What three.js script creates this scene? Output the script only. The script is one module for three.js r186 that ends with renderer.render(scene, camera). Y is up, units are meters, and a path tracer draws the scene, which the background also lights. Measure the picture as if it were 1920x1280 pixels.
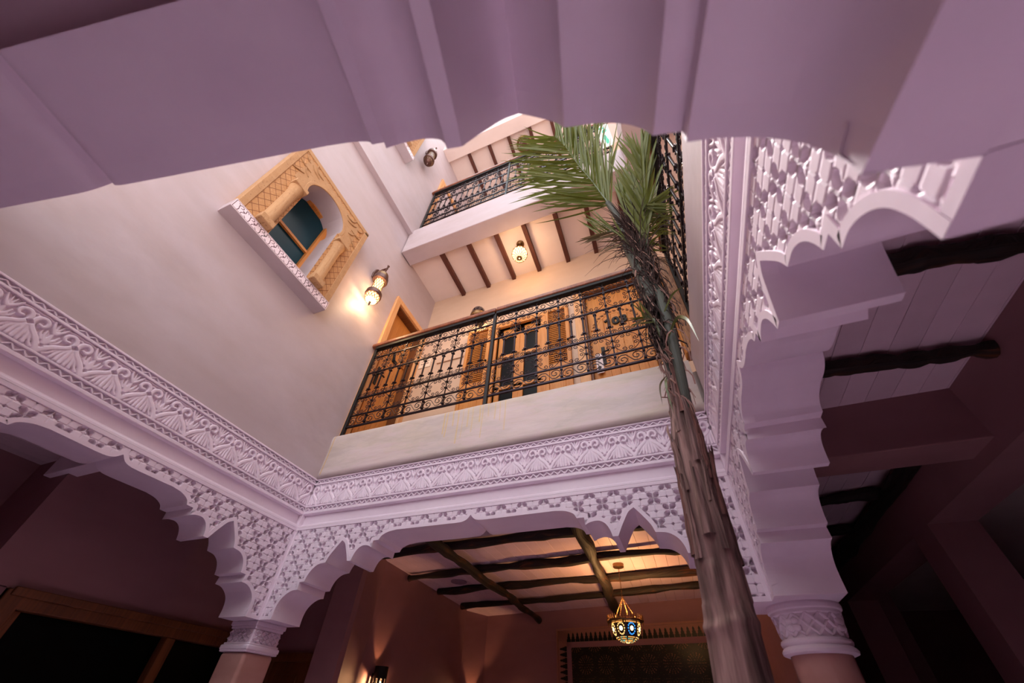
import * as THREE from 'three';
import { ImprovedNoise } from 'three/addons/math/ImprovedNoise.js';
import { RoundedBoxGeometry } from 'three/addons/geometries/RoundedBoxGeometry.js';
import { mergeGeometries, mergeVertices, toCreasedNormals } from 'three/addons/utils/BufferGeometryUtils.js';
import { FontLoader } from 'three/addons/loaders/FontLoader.js';
import { TextGeometry } from 'three/addons/geometries/TextGeometry.js';

// ---------------------------------------------------------------- camera, sky, exposure
const scene = new THREE.Scene();
const renderer = new THREE.WebGLRenderer({ antialias: true });
renderer.toneMapping = THREE.LinearToneMapping;
renderer.toneMappingExposure = 1.12;
renderer.shadowMap.enabled = true;
const camera = new THREE.PerspectiveCamera(83.734, 1920 / 1280, 0.05, 200);
camera.matrixAutoUpdate = true;
camera.position.set(2.4542, 1.55, 1.9156);
camera.quaternion.setFromRotationMatrix(new THREE.Matrix4().makeBasis(
  new THREE.Vector3(0.931202, 0.047086, -0.36145),
  new THREE.Vector3(0.199402, 0.764281, 0.613281),
  new THREE.Vector3(0.305126, -0.643163, 0.70231)));
camera.setViewOffset(1920, 1280, 0, -116.5, 1920, 1280);
camera.focus = 2.6;
camera.userData.fStop = 2.2;
const SKY = 3.0;
{ // high noon sun, veiled by haze so that its edges are soft, a few degrees past the far left roof edge: it falls down the shaft to the pale floor
  const sun = new THREE.DirectionalLight(0xfff8f4, 8.5); sun.name = 'sun'; sun.position.set(1.5 - 1.7, 12, 1.2 - 0.7); sun.target.position.set(1.5, 0, 1.2);
  sun.castShadow = true; sun.shadow.radius = 18; sun.shadow.mapSize.set(4096, 4096); Object.assign(sun.shadow.camera, { left: -6, right: 6, top: 6, bottom: -6, near: 0.5, far: 30 }); scene.add(sun, sun.target);
}
{
  // hazy white sky, a little bluer at the zenith
  const w = 64, h = 32, d = new Uint8Array(w * h * 4);
  for (let y = 0; y < h; y++) for (let x = 0; x < w; x++) {
    const up = Math.max(0, (y / (h - 1)) * 2 - 1), i = (y * w + x) * 4;
    d[i] = 250 - 14 * up; d[i + 1] = 246 - 2 * up; d[i + 2] = 250 + 3 * up; d[i + 3] = 255;
  }
  const t = new THREE.DataTexture(d, w, h); t.colorSpace = THREE.SRGBColorSpace; t.mapping = THREE.EquirectangularReflectionMapping;
  t.magFilter = THREE.LinearFilter; t.minFilter = THREE.LinearFilter; t.needsUpdate = true;
  scene.background = t; scene.environment = t; scene.backgroundIntensity = SKY; scene.environmentIntensity = SKY;
}

// ---------------------------------------------------------------- helpers
const V3 = (x, y, z) => new THREE.Vector3(x, y, z), V2 = (x, y) => new THREE.Vector2(x, y);
let seed = 7; const rnd = () => { seed = (seed * 1664525 + 1013904223) >>> 0; return seed / 4294967296; };
const rr = (a, b) => a + (b - a) * rnd();
const noise = new ImprovedNoise();
const fbm = (x, y, z, o = 4) => { let s = 0, a = 0.5, f = 1; for (let i = 0; i < o; i++) { s += a * noise.noise(x * f, y * f, z * f); a *= 0.5; f *= 2.03; } return s; };
const used = new Map();
function numbered(n) { const k = used.get(n) || 0; used.set(n, k + 1); return k ? `${n}_${String(k).padStart(3, '0')}` : n; }
function tag(o, label, category, group) { o.userData.label = label; if (category) o.userData.category = category; if (group) o.userData.group = group; return o; }
function thing(name, label, category, pos = [0, 0, 0], turn = 0, group) {
  const o = new THREE.Group(); o.name = numbered(name); o.position.set(...pos); o.rotation.y = turn; scene.add(o);
  return tag(o, label, category, group);
}
function mesh(name, g, m, parent) {
  if (Array.isArray(g)) g = merge(g);
  const o = new THREE.Mesh(g, m); o.castShadow = o.receiveShadow = true;
  o.name = parent ? name : numbered(name);
  (parent || scene).add(o); return o;
}
function struct(name, g, m, label) { const o = mesh(name, g, m); o.userData.kind = 'structure'; if (label) o.userData.label = label; return o; }
function structGroup(name, label) { const o = new THREE.Group(); o.name = numbered(name); o.userData.kind = 'structure'; if (label) o.userData.label = label; scene.add(o); return o; }
function merge(list) {
  return mergeGeometries(list.map((g) => { g = g.index ? g.toNonIndexed() : g.clone(); for (const k of Object.keys(g.attributes)) if (!['position', 'normal', 'uv'].includes(k)) g.deleteAttribute(k); if (!g.attributes.uv) boxUV(g); return g; }), false);
}
function boxUV(g) {   // uv in metres, by the way each face points
  if (g.index) { const n = g.toNonIndexed(); g.index = null; for (const k of Object.keys(n.attributes)) g.setAttribute(k, n.attributes[k]); }
  const p = g.attributes.position, uv = new Float32Array(p.count * 2), a = V3(), b = V3(), c = V3();
  for (let i = 0; i < p.count; i += 3) {
    a.fromBufferAttribute(p, i); b.fromBufferAttribute(p, i + 1); c.fromBufferAttribute(p, i + 2);
    const n = b.clone().sub(a).cross(c.clone().sub(a)), x = Math.abs(n.x), y = Math.abs(n.y), z = Math.abs(n.z);
    [a, b, c].forEach((q, k) => { const t = x >= y && x >= z ? [q.z, q.y] : y >= z ? [q.x, q.z] : [q.x, q.y]; uv[(i + k) * 2] = t[0]; uv[(i + k) * 2 + 1] = t[1]; });
  }
  g.setAttribute('uv', new THREE.BufferAttribute(uv, 2)); return g;
}
const box = (x0, y0, z0, x1, y1, z1) => boxUV(new THREE.BoxGeometry(Math.abs(x1 - x0), Math.abs(y1 - y0), Math.abs(z1 - z0)).translate((x0 + x1) / 2, (y0 + y1) / 2, (z0 + z1) / 2));
const rbox = (x0, y0, z0, x1, y1, z1, r = 0.004, s = 2) => boxUV(new RoundedBoxGeometry(x1 - x0, y1 - y0, z1 - z0, s, r).translate((x0 + x1) / 2, (y0 + y1) / 2, (z0 + z1) / 2));
const shapeOf = (pts) => new THREE.Shape(pts.map((p) => V2(p[0], p[1])));
function extrude(shape, depth, bevel = 0, seg = 1) {
  const g = new THREE.ExtrudeGeometry(shape, { depth: depth - 2 * bevel, bevelEnabled: bevel > 0, bevelThickness: bevel, bevelSize: bevel, bevelOffset: -bevel, bevelSegments: seg, curveSegments: 16 });
  if (bevel) g.translate(0, 0, bevel); return boxUV(g);
}
const crease = (g, a = 0.6) => toCreasedNormals(g, a);
function tube(pts, r, radial = 5, closed = false, seg) {
  const c = new THREE.CatmullRomCurve3(pts.map((p) => (p.isVector3 ? p : V3(...p))), closed, 'catmullrom', 0.5);
  return new THREE.TubeGeometry(c, seg || Math.max(2, pts.length * 2), r, radial, closed);
}
function polyTube(pts, r, radial = 4) {   // straight through the points, one ring each; r may be a function of 0..1
  const P = pts.map((p) => (p.isVector3 ? p : V3(...p))), pos = [], idx = [], uv = []; let up = V3(0, 0, 1), len = 0;
  P.forEach((p, i) => {
    const t = P[Math.min(i + 1, P.length - 1)].clone().sub(P[Math.max(i - 1, 0)]).normalize();
    if (Math.abs(t.dot(up)) > 0.95) up = Math.abs(t.y) < 0.9 ? V3(0, 1, 0) : V3(1, 0, 0);
    const n = up.clone().addScaledVector(t, -t.dot(up)).normalize(), b = t.clone().cross(n), R = typeof r === 'function' ? r(i / (P.length - 1)) : r;
    up = n; if (i) len += p.distanceTo(P[i - 1]);
    for (let k = 0; k <= radial; k++) { const a = k / radial * 2 * Math.PI + Math.PI / 4, q = p.clone().addScaledVector(n, Math.cos(a) * R).addScaledVector(b, Math.sin(a) * R); pos.push(q.x, q.y, q.z); uv.push(k / radial * 6.28 * R, len); }
    if (i) for (let k = 0; k < radial; k++) { const o = (i - 1) * (radial + 1) + k, m = o + radial + 1; idx.push(o, o + 1, m, o + 1, m + 1, m); }
  });
  const g = new THREE.BufferGeometry(); g.setAttribute('position', new THREE.Float32BufferAttribute(pos, 3)); g.setAttribute('uv', new THREE.Float32BufferAttribute(uv, 2)); g.setIndex(idx); g.computeVertexNormals(); return g;
}
const lathe = (pts, n = 32) => new THREE.LatheGeometry(pts.map((p) => V2(p[0], p[1])), n);
const lerp = (a, b, t) => a + (b - a) * t, clamp = (x, a = 0, b = 1) => Math.min(b, Math.max(a, x));
const sstep = (a, b, x) => { const t = clamp((x - a) / (b - a)); return t * t * (3 - 2 * t); };

// ---------------------------------------------------------------- textures and materials
function dataTex(w, h, f, srgb, repeat) {
  const d = new Uint8Array(w * h * 4);
  for (let y = 0; y < h; y++) for (let x = 0; x < w; x++) { const c = f(x / w, y / h), i = (y * w + x) * 4; for (let k = 0; k < 3; k++) d[i + k] = clamp(c[k] ?? c[0]) * 255; d[i + 3] = 255; }
  const t = new THREE.DataTexture(d, w, h); if (srgb) t.colorSpace = THREE.SRGBColorSpace;
  t.wrapS = t.wrapT = THREE.RepeatWrapping; t.magFilter = THREE.LinearFilter; t.minFilter = THREE.LinearMipmapLinearFilter; t.generateMipmaps = true;
  if (repeat) t.repeat.set(...repeat); t.needsUpdate = true; return t;
}
// seamless noise: blends the tile with its neighbours
function tileable(f) { return (u, v) => { const a = sstep(0, 1, u), b = sstep(0, 1, v); return (f(u, v) * a + f(u + 1, v) * (1 - a)) * b + (f(u, v + 1) * a + f(u + 1, v + 1) * (1 - a)) * (1 - b); }; }
const hex = (h) => [(h >> 16 & 255) / 255, (h >> 8 & 255) / 255, (h & 255) / 255];
const mixc = (a, b, t) => a.map((x, i) => lerp(x, b[i], t));
function plasterMaps(c0, c1, c2, size) {
  const n1 = tileable((u, v) => fbm(u * 4, v * 4, 1.3, 4)), n2 = tileable((u, v) => fbm(u * 22, v * 22, 5.1, 3)), n3 = tileable((u, v) => fbm(u * 3, v * 9, 9.7, 3));
  const map = dataTex(512, 512, (u, v) => { const a = clamp(0.5 + n1(u, v) * 1.2 + n2(u, v) * 0.35), b = clamp(0.25 + n3(u, v) * 1.3); return mixc(mixc(hex(c0), hex(c1), a), hex(c2), b * 0.55); }, true, [1 / size, 1 / size]);
  const bump = dataTex(512, 512, (u, v) => [clamp(0.5 + n2(u, v) * 0.6 + n1(u, v) * 0.6)], false, [1 / size, 1 / size]);
  return { map, bumpMap: bump };
}
function woodMaps(c0, c1, c2, across = 0.5, along = 1.6, knots = true) {   // grain runs along v
  const w1 = (u, v) => fbm(u * 7, v * 1.2, 3.1, 3), f1 = (u, v) => fbm(u * 60, v * 3.0, 8.2, 3);
  const K = [[0.22, 0.3], [0.7, 0.72], [0.5, 0.08]];
  const s = tileable((u, v) => {
    let x = u * 16 + w1(u, v) * 4.5;
    if (knots) for (const k of K) { const dx = ((u - k[0] + 2.5) % 1) - 0.5, dy = (((v - k[1] + 2.5) % 1) - 0.5) * 3; x += 1.6 * Math.exp(-(dx * dx + dy * dy) * 120); }
    return 0.5 + 0.5 * Math.sin(x * 6.28) * 0.6 + f1(u, v) * 0.7;
  });
  const b = tileable((u, v) => fbm(u * 3, v * 1, 4.4, 3));
  const map = dataTex(512, 512, (u, v) => { const t = clamp(s(u, v)); return mixc(mixc(hex(c0), hex(c1), t), hex(c2), clamp(0.3 + b(u, v) * 1.4) * 0.6); }, true, [1 / across, 1 / along]);
  const bump = dataTex(512, 512, (u, v) => [clamp(s(u, v))], false, [1 / across, 1 / along]);
  return { map, bumpMap: bump };
}
const std = (o) => new THREE.MeshStandardMaterial({ side: THREE.DoubleSide, ...o }), phy = (o) => new THREE.MeshPhysicalMaterial({ side: THREE.DoubleSide, ...o });
const M = {};
{
  const wall = plasterMaps(0xb4a4a8, 0xc0b0b4, 0xa8948e, 1.7);
  M.wall = std({ ...wall, bumpScale: 0.002, roughness: 0.55 });
  const carved = plasterMaps(0xe8d6e4, 0xefe0ea, 0xe0cfdc, 0.9);
  M.carved = std({ ...carved, bumpScale: 0.0006, roughness: 0.58 });
  const gal = plasterMaps(0xc8a890, 0xd2b49c, 0xbc9a80, 1.3);
  M.gallery = std({ ...gal, bumpScale: 0.0015, roughness: 0.6 });
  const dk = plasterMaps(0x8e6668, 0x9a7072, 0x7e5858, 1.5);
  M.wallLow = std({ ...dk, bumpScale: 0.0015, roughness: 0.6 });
  const col = plasterMaps(0xb98a80, 0xc69a90, 0xab7b70, 0.8);
  M.column = std({ ...col, bumpScale: 0.001, roughness: 0.22 });
  M.ceil = std({ ...plasterMaps(0xe2d0ca, 0xe8d8d2, 0xdcc8c0, 1.4), bumpScale: 0.0005, roughness: 0.6 });
  M.plank = std({ ...plasterMaps(0xdcc2cc, 0xe2cad4, 0xd0b6c0, 0.9), bumpScale: 0.0008, roughness: 0.5 });
  M.floor = std({ ...plasterMaps(0xe6cdee, 0xecd6f2, 0xdcc0e4, 0.7), bumpScale: 0.0005, roughness: 0.35 });
  M.oak = std({ ...woodMaps(0xd08a42, 0xb86c28, 0xe0a058), bumpScale: 0.0008, roughness: 0.5 });
  M.oakDark = std({ ...woodMaps(0x70401a, 0x4e2a10, 0x86502a), bumpScale: 0.0008, roughness: 0.5 });
  M.oakPale = std({ ...woodMaps(0xdca470, 0xc88c54, 0xe8b888), bumpScale: 0.0008, roughness: 0.5 });
  M.beam = std({ ...woodMaps(0x5a2a1c, 0x3a1810, 0x744030, 0.25, 0.7), bumpScale: 0.003, roughness: 0.75 });
  const lg = tileable((u, v) => fbm(u * 16, v * 1.6, 2.9, 4)), lp = tileable((u, v) => fbm(u * 5, v * 3, 6.4, 3));
  M.log = std({ map: dataTex(512, 512, (u, v) => mixc(mixc(hex(0x241006), hex(0x080402), clamp(0.5 + lg(u, v) * 1.6)), hex(0x9a5416), clamp(lp(u, v) * 2.4 - 0.15) * 0.75), true, [1 / 0.22, 1 / 0.7]), bumpMap: dataTex(512, 512, (u, v) => [clamp(0.5 + lg(u, v))], false, [1 / 0.22, 1 / 0.7]), bumpScale: 0.005, roughness: 0.7 });
  M.burnt = std({ ...woodMaps(0xe0b080, 0x4a2418, 0xc08858, 0.16, 0.35), bumpScale: 0.001, roughness: 0.5 });
  M.iron = std({ color: 0x2c2229, metalness: 0.8, roughness: 0.32 });
  M.brass = std({ color: 0x8a6a48, metalness: 0.9, roughness: 0.35 });
  M.bronze = std({ color: 0x6a4c44, metalness: 0.7, roughness: 0.42 });
    M.rail = std({ ...woodMaps(0x8a4a2c, 0x5a2c1a, 0xa8643e, 0.3, 1.2), bumpScale: 0.0006, roughness: 0.3 });
  M.black = std({ color: 0x100c0c, roughness: 0.5, metalness: 0.3 });
  const stone = tileable((u, v) => fbm(u * 9, v * 9, 2.2, 4)), pit = tileable((u, v) => fbm(u * 40, v * 40, 6.2, 2));
  M.stone = std({ map: dataTex(512, 512, (u, v) => mixc(mixc(hex(0xae8258), hex(0xbc946a), clamp(0.5 + stone(u, v))), hex(0x8c6040), clamp((pit(u, v) - 0.12) * 3)), true, [2, 2]), bumpMap: dataTex(512, 512, (u, v) => [clamp(0.6 + stone(u, v) * 0.5 - clamp((pit(u, v) - 0.1) * 3) * 0.6)], false, [2, 2]), bumpScale: 0.004, roughness: 0.85 });
  M.darkGlass = phy({ color: 0x0a3440, roughness: 0.25, specularIntensity: 0.35 });
  M.blackGlass = phy({ color: 0x020504, roughness: 0.3, specularIntensity: 0.25 });
  const bark = (u, v) => fbm(u * 14, v * 2.2, 7.7, 4), bk = tileable(bark), bl = tileable((u, v) => fbm(u * 3, v * 2, 1.7, 3));
  M.trunk = std({ map: dataTex(512, 512, (u, v) => mixc(mixc(hex(0xa88680), hex(0x4a3430), clamp(0.42 + bk(u, v) * 2.2)), hex(0xcaa898), clamp(bl(u, v) * 2.0)), true, [1 / 0.35, 1 / 0.6]), bumpMap: dataTex(512, 512, (u, v) => [clamp(0.5 + bk(u, v))], false, [1 / 0.35, 1 / 0.6]), bumpScale: 0.008, roughness: 0.85 });
  M.boot = std({ map: M.trunk.map, color: 0xc8a8a0, bumpMap: M.trunk.bumpMap, bumpScale: 0.005, roughness: 0.8 });
  M.fibre = std({ color: 0x33201c, roughness: 0.9 });
  M.fibrePale = std({ color: 0xa07c70, roughness: 0.9 });
  M.leaf = phy({ color: 0x5c681e, roughness: 0.5, transmission: 0.35, thickness: 0 });
  M.leafDry = phy({ color: 0x5c4c28, roughness: 0.6, transmission: 0.25, thickness: 0 });
  M.rachis = std({ color: 0x4c5638, roughness: 0.4 });
  M.sheath = std({ ...woodMaps(0x42443a, 0x2a2c24, 0x54584a, 0.2, 0.9, false), bumpScale: 0.001, roughness: 0.65 });
}

// ---------------------------------------------------------------- the arcades round the courtyard
// a side: start point, direction along it; local x runs along the side, y up, z out into the courtyard
function side(ox, oz, dx, dz) { const l = Math.hypot(dx, dz); dx /= l; dz /= l; return new THREE.Matrix4().set(dx, 0, -dz, ox, 0, 1, 0, 0, dz, 0, dx, oz, 0, 0, 0, 1); }
const NEAR_L = Math.hypot(2.8, 0.588);
const SIDES = {
  far: { m: side(0, 0, 1, 0), L: 2.8, k: 1, k2: 1 },
  left: { m: side(0, 2.242, 0, -1), L: 2.242, k: 0.96, k2: 0.92 },
  right: { m: side(2.8, 0, 0, 1), L: 1.654, k: 0.82, k2: 0.82 },
  near: { m: side(2.8, 1.654, -2.8, 0.588), L: NEAR_L, k: 0.97, k2: 0.97 },
};
const T = 0.23, Y0 = 1.971, YS = 2.555, YF0 = 2.66, YF1 = 2.948, RECESS = 0.031;
function archHalf(k, L) {
  const seg = [
    [[0.105, 1.971], [0.105, 2.03], [0.118, 2.075], [0.15, 2.11], [0.19, 2.13], [0.23, 2.134]], [[0.226, 2.178]], [[0.264, 2.18]],
    [[0.264, 2.18], [0.272, 2.215], [0.292, 2.252], [0.33, 2.28], [0.385, 2.289]],
    [[0.385, 2.289], [0.398, 2.325], [0.425, 2.368], [0.45, 2.403], [0.467, 2.425]],
    [[0.467, 2.425], [0.495, 2.405], [0.52, 2.365], [0.541, 2.326], [0.56, 2.286]], [[0.588, 2.286]],
    [[0.588, 2.286], [0.598, 2.322], [0.617, 2.355], [0.649, 2.374], [0.693, 2.371], [0.721, 2.358]], [[0.724, 2.4]], [[0.764, 2.401]],
    [[0.764, 2.401], [0.778, 2.425], [0.82, 2.446], [0.88, 2.455]]];
  const out = [];
  for (const s of seg) {
    if (s.length === 1) { out.push([s[0][0] * k, s[0][1]]); continue; }
    const c = new THREE.CatmullRomCurve3(s.map((p) => V3(p[0] * k, p[1], 0)), false, 'centripetal').getPoints(s.length * 3);
    c.forEach((p, i) => { if (i || !out.length) out.push([p.x, p.y]); });
  }
  const h = L / 2;
  out.push([h - 0.1, 2.453]);
  new THREE.CatmullRomCurve3([V3(h - 0.1, 2.453, 0), V3(h - 0.05, 2.456, 0), V3(h - 0.022, 2.468, 0), V3(h, 2.493, 0)], false, 'centripetal').getPoints(9).forEach((p, i) => i && out.push([p.x, p.y]));
  return out;
}
function archProfile(s) { const h = archHalf(s.k, s.L); return h.concat(h.slice(0, -1).reverse().map((p) => [s.L - p[0], p[1]])); }
// carved lattice of four-petalled flowers: depth at a point of the spandrel (0 = face, negative = cut in)
const CU = 0.0325, CV = 0.0355;
function flowerDepth(s, y) {
  const cu = s / CU, cv = (2.535 - y) / CV, bu = Math.floor((cu + 2) / 2), bv = Math.floor((cv + 1) / 2);
  const u = (cu + 2) / 2 - bu, v = (cv + 1) / 2 - bv;   // place in a block of two cells by two
  let d = 0;
  const gl = (x) => Math.abs(x - 0.5) * 2;               // 0 on the block's middle line
  if ((bu + bv) & 1) {                                    // a flower: four pointed holes on the diagonals
    const x = Math.abs(u - 0.5), y2 = Math.abs(v - 0.5), a = (x + y2) * 0.7071, b = (x - y2) * 0.7071;   // along and across a petal
    const t = (a - 0.35) / 0.285, w = 0.185 * Math.min(1, (1 - Math.abs(t)) * 1.7), q = w - Math.abs(b);
    if (Math.abs(t) < 1) d = -0.027 * sstep(0.0, 0.08, q);
    const g = Math.min(gl(u), gl(v)); d = Math.min(d, -0.003 * (1 - sstep(0.01, 0.05, g)));
    const c = 0.07 - (x + y2); d = Math.min(d, -0.007 * sstep(0, 0.04, c));
  } else {                                                // a plain block, its quarters parted by fine cuts, a small diamond in the middle
    const g = Math.min(gl(u), gl(v));
    d = -0.003 * (1 - sstep(0.015, 0.05, g));
    const c = 0.12 - (Math.abs(u - 0.5) + Math.abs(v - 0.5)); d = Math.min(d, -0.017 * sstep(0, 0.06, c));
  }
  const e = Math.min(Math.min(u, 1 - u), Math.min(v, 1 - v) * 0.7), ec = 0.06 - (Math.min(u, 1 - u) + Math.min(v, 1 - v));
  d = Math.min(d, -0.003 * (1 - sstep(0.006, 0.022, e)), -0.014 * sstep(0, 0.05, ec));
  return d;
}
function heightGrid(s0, s1, y0, y1, step, depth, keep) {
  const nx = Math.round((s1 - s0) / step), ny = Math.round((y1 - y0) / step), pos = [], uv = [], idx = [], at = new Map();
  const vert = (i, j) => { const key = i * 100000 + j; let n = at.get(key); if (n === undefined) { const x = lerp(s0, s1, i / nx), y = lerp(y0, y1, j / ny); n = pos.length / 3; pos.push(x, y, depth(x, y)); uv.push(x, y); at.set(key, n); } return n; };
  for (let i = 0; i < nx; i++) for (let j = 0; j < ny; j++) {
    const x = lerp(s0, s1, (i + 0.5) / nx), y = lerp(y0, y1, (j + 0.5) / ny);
    if (keep && !keep(x, y)) continue;
    const a = vert(i, j), b = vert(i + 1, j), c = vert(i + 1, j + 1), d = vert(i, j + 1);
    if ((i + j) & 1) idx.push(a, b, c, a, c, d); else idx.push(a, b, d, b, c, d);
  }
  const g = new THREE.BufferGeometry(); g.setAttribute('position', new THREE.Float32BufferAttribute(pos, 3)); g.setAttribute('uv', new THREE.Float32BufferAttribute(uv, 2)); g.setIndex(idx); g.computeVertexNormals(); return g;
}
// carved frieze: one palmette with its pair of scrolls, as a relief
const PITCH = 0.1672, FH = 0.176;
const STROKES = (() => {
  const S = (pts, w0, w1, h) => { const c = new THREE.CatmullRomCurve3(pts.map((p) => V3(p[0], p[1], 0)), false, 'centripetal').getPoints(pts.length * 5).map((p) => [p.x, p.y]); return { c, w0, w1, h }; };
  return [
    S([[0, 0.03], [0.1, 0.2], [0.24, 0.36], [0.37, 0.47], [0.455, 0.62], [0.43, 0.79], [0.335, 0.865], [0.235, 0.82], [0.205, 0.72], [0.255, 0.64], [0.33, 0.655]], 0.085, 0.045, 0.0095),
    S([[0, 0.3], [0.02, 0.42], [0, 0.6]], 0.06, 0.03, 0.007), S([[0.02, 0.34], [0.1, 0.47], [0.13, 0.62]], 0.055, 0.028, 0.007), S([[0.1, 0.38], [0.19, 0.5], [0.2, 0.6]], 0.045, 0.022, 0.006),
    S([[0.01, 0.66], [0.08, 0.76], [0.16, 0.95]], 0.055, 0.03, 0.0075), S([[0, 0.72], [0.03, 0.84], [0.05, 0.97]], 0.035, 0.02, 0.006), S([[0.2, 0.93], [0.33, 0.965], [0.5, 0.95]], 0.028, 0.03, 0.006),
    S([[0.5, 0.52], [0.5, 0.3], [0.5, 0.05]], 0.045, 0.055, 0.0095), S([[0.48, 0.5], [0.415, 0.3], [0.4, 0.06]], 0.04, 0.05, 0.0085), S([[0.46, 0.48], [0.345, 0.3], [0.29, 0.07]], 0.04, 0.05, 0.008),
    S([[0.43, 0.45], [0.3, 0.33], [0.2, 0.13], [0.13, 0.06]], 0.035, 0.04, 0.0075), S([[0.46, 0.86], [0.5, 0.88]], 0.035, 0.035, 0.006),
  ];
})();
function palmetteHeight(x, y) {
  const u = Math.abs(x / PITCH), v = y / FH; let h = 0;
  for (const s of STROKES) {
    let bd = 9, bw = 1;
    for (let i = 0; i < s.c.length - 1; i++) {
      const [ax, ay] = s.c[i], [bx, by] = s.c[i + 1], dx = bx - ax, dy = by - ay, t = clamp(((u - ax) * dx + (v - ay) * dy) / (dx * dx + dy * dy)), d = Math.hypot(u - ax - dx * t, v - ay - dy * t), w = lerp(s.w0, s.w1, (i + t) / (s.c.length - 1));
      if (d / w < bd / bw) { bd = d; bw = w; }
    }
    const q = bd / bw; if (q < 1) h = Math.max(h, s.h * 1.7 * Math.pow(1 - q * q * q * q, 0.5));
  }
  const hole = (hx, hy, r) => { const c = r - Math.abs(u - hx) - Math.abs(v - hy); if (c > 0) h *= 1 - sstep(0, 0.03, c); };
  hole(0, 0.2, 0.06); hole(0.5, 0.59, 0.085); hole(0.315, 0.725, 0.035);
  return h;
}
const palmetteGeo = heightGrid(-PITCH / 2, PITCH / 2, 0, FH, PITCH / 74, (x, y) => palmetteHeight(x, y));
function zigzag(L, y0, y1, pitch, t) {   // raised zigzag fillets
  const g = [], n = Math.round(L / pitch), p = L / n, h = y1 - y0, len = Math.hypot(p / 2, h);
  for (let i = 0; i < n * 2; i++) { const b = new THREE.BoxGeometry(len, 0.006, 0.014); b.rotateZ((i & 1 ? -1 : 1) * Math.atan2(h, p / 2)); b.translate((i + 0.5) * p / 2, (y0 + y1) / 2, t); g.push(b); }
  return merge(g);
}
const SIDE_WORDS = { far: 'far side, below the balcony with the numbered door', left: 'left side, below the stone-framed window', right: 'right side, behind the palm trunk', near: 'near side, arching blurred over the top of the view' };
for (const [name, s] of Object.entries(SIDES)) {
  const prof = archProfile(s), L = s.L;
  const root = structGroup(`wall_${name}_arcade`, `mauve white scalloped plaster arch on the courtyard's ${SIDE_WORDS[name]}`);
  root.applyMatrix4(s.m);
  // wall with the lobed opening; its face lies back behind the carving
  let g = extrude(shapeOf([[0, Y0], ...prof, [L, Y0], [L, 2.745], [0, 2.745]]), T - RECESS, 0);
  g.translate(0, 0, -T); mesh('arch_wall', crease(g, 0.55), M.carved, root);
  // raised band that follows the lobes
  const band = [], off = (i) => {
    const a = prof[Math.max(i - 1, 0)], b = prof[i], c = prof[Math.min(i + 1, prof.length - 1)];
    let n1 = V2(-(b[1] - a[1]), b[0] - a[0]), n2 = V2(-(c[1] - b[1]), c[0] - b[0]); if (n1.length() < 1e-6) n1 = n2; if (n2.length() < 1e-6) n2 = n1;
    n1.normalize(); n2.normalize(); const n = n1.clone().add(n2); if (n.length() < 0.4) n.copy(n1); n.normalize(); const k = 1 / Math.max(0.55, n.dot(n1)); return [b[0] + n.x * 0.021 * k, b[1] + n.y * 0.021 * k];
  };
  for (let i = 0; i < prof.length - 1; i++) {
    const a = prof[i], b = prof[i + 1], c = off(i + 1), d = off(i), q = (p, z) => [p[0], p[1], z], zf = 0.004, zb = -RECESS, P = [];
    const quad = (...v) => P.push(...v[0], ...v[1], ...v[2], ...v[0], ...v[2], ...v[3]);
    quad(q(a, zf), q(b, zf), q(c, zf), q(d, zf)); quad(q(d, zf), q(c, zf), q(c, zb), q(d, zb)); quad(q(a, zb), q(b, zb), q(b, zf), q(a, zf));
    const bg = new THREE.BufferGeometry(); bg.setAttribute('position', new THREE.Float32BufferAttribute(P, 3)); bg.computeVertexNormals(); band.push(boxUV(bg));
  }
  mesh('lobed_band', band, M.carved, root);
  // upright and level borders of the spandrel
  mesh('border_strip', [rbox(0, YS - 0.022, -RECESS, L, YS, 0.004, 0.003), box(0, Y0 + 0.02, -RECESS, 0.018, YS - 0.022, 0.002), box(L - 0.018, Y0 + 0.02, -RECESS, L, YS - 0.022, 0.002), box(0, Y0, -RECESS, 0.105 * s.k, Y0 + 0.02, 0.003), box(L - 0.105 * s.k, Y0, -RECESS, L, Y0 + 0.02, 0.003)], M.carved, root);
  // carved field between them
  const env = new Float32Array(600).fill(0), fi = (x) => clamp(Math.round(x / L * 599), 0, 599);
  for (let i = 0; i < prof.length - 1; i++) for (let t = 0; t <= 1; t += 0.02) { const n = fi(lerp(prof[i][0], prof[i + 1][0], t)); env[n] = Math.max(env[n], lerp(prof[i][1], prof[i + 1][1], t)); }
  const e0 = fi(0.105 * s.k);
  const field = heightGrid(0.012, L - 0.012, Y0 + 0.015, YS - 0.018, name === 'near' ? 0.007 : 0.0026, flowerDepth, (x, y) => { const n = fi(x), e = n <= e0 || n >= 599 - e0 ? Y0 : Math.max(env[n], env[n - 1] || 0, env[n + 1] || 0); return y > e + 0.007; });
  mesh('carved_lattice', field, M.carved, root);
  // frieze above: hollow moulding, zigzag fillets, palmettes
  const fr = structGroup('trim_1', `band of carved mauve white plaster palmettes on the courtyard's ${SIDE_WORDS[name]}`);
  fr.applyMatrix4(s.m);
  const hollow = [[-0.08, YS], [0.004, YS], [0.003, YS + 0.012], [-0.018, YS + 0.022], [-0.036, YS + 0.042], [-0.046, YS + 0.066], [-0.048, YS + 0.09], [-0.042, YF0 - 0.004], [-0.004, YF0 - 0.001], [-0.004, YF0 + 0.004], [-0.08, YF0 + 0.004]];
  const hg = extrude(shapeOf(hollow), L + 0.1, 0); hg.translate(0, 0, -0.05); hg.rotateY(Math.PI / 2).scale(1, 1, -1); boxUV(hg); hg.computeVertexNormals(); mesh('hollow_moulding', crease(hg, 0.5), M.carved, fr);
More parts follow.
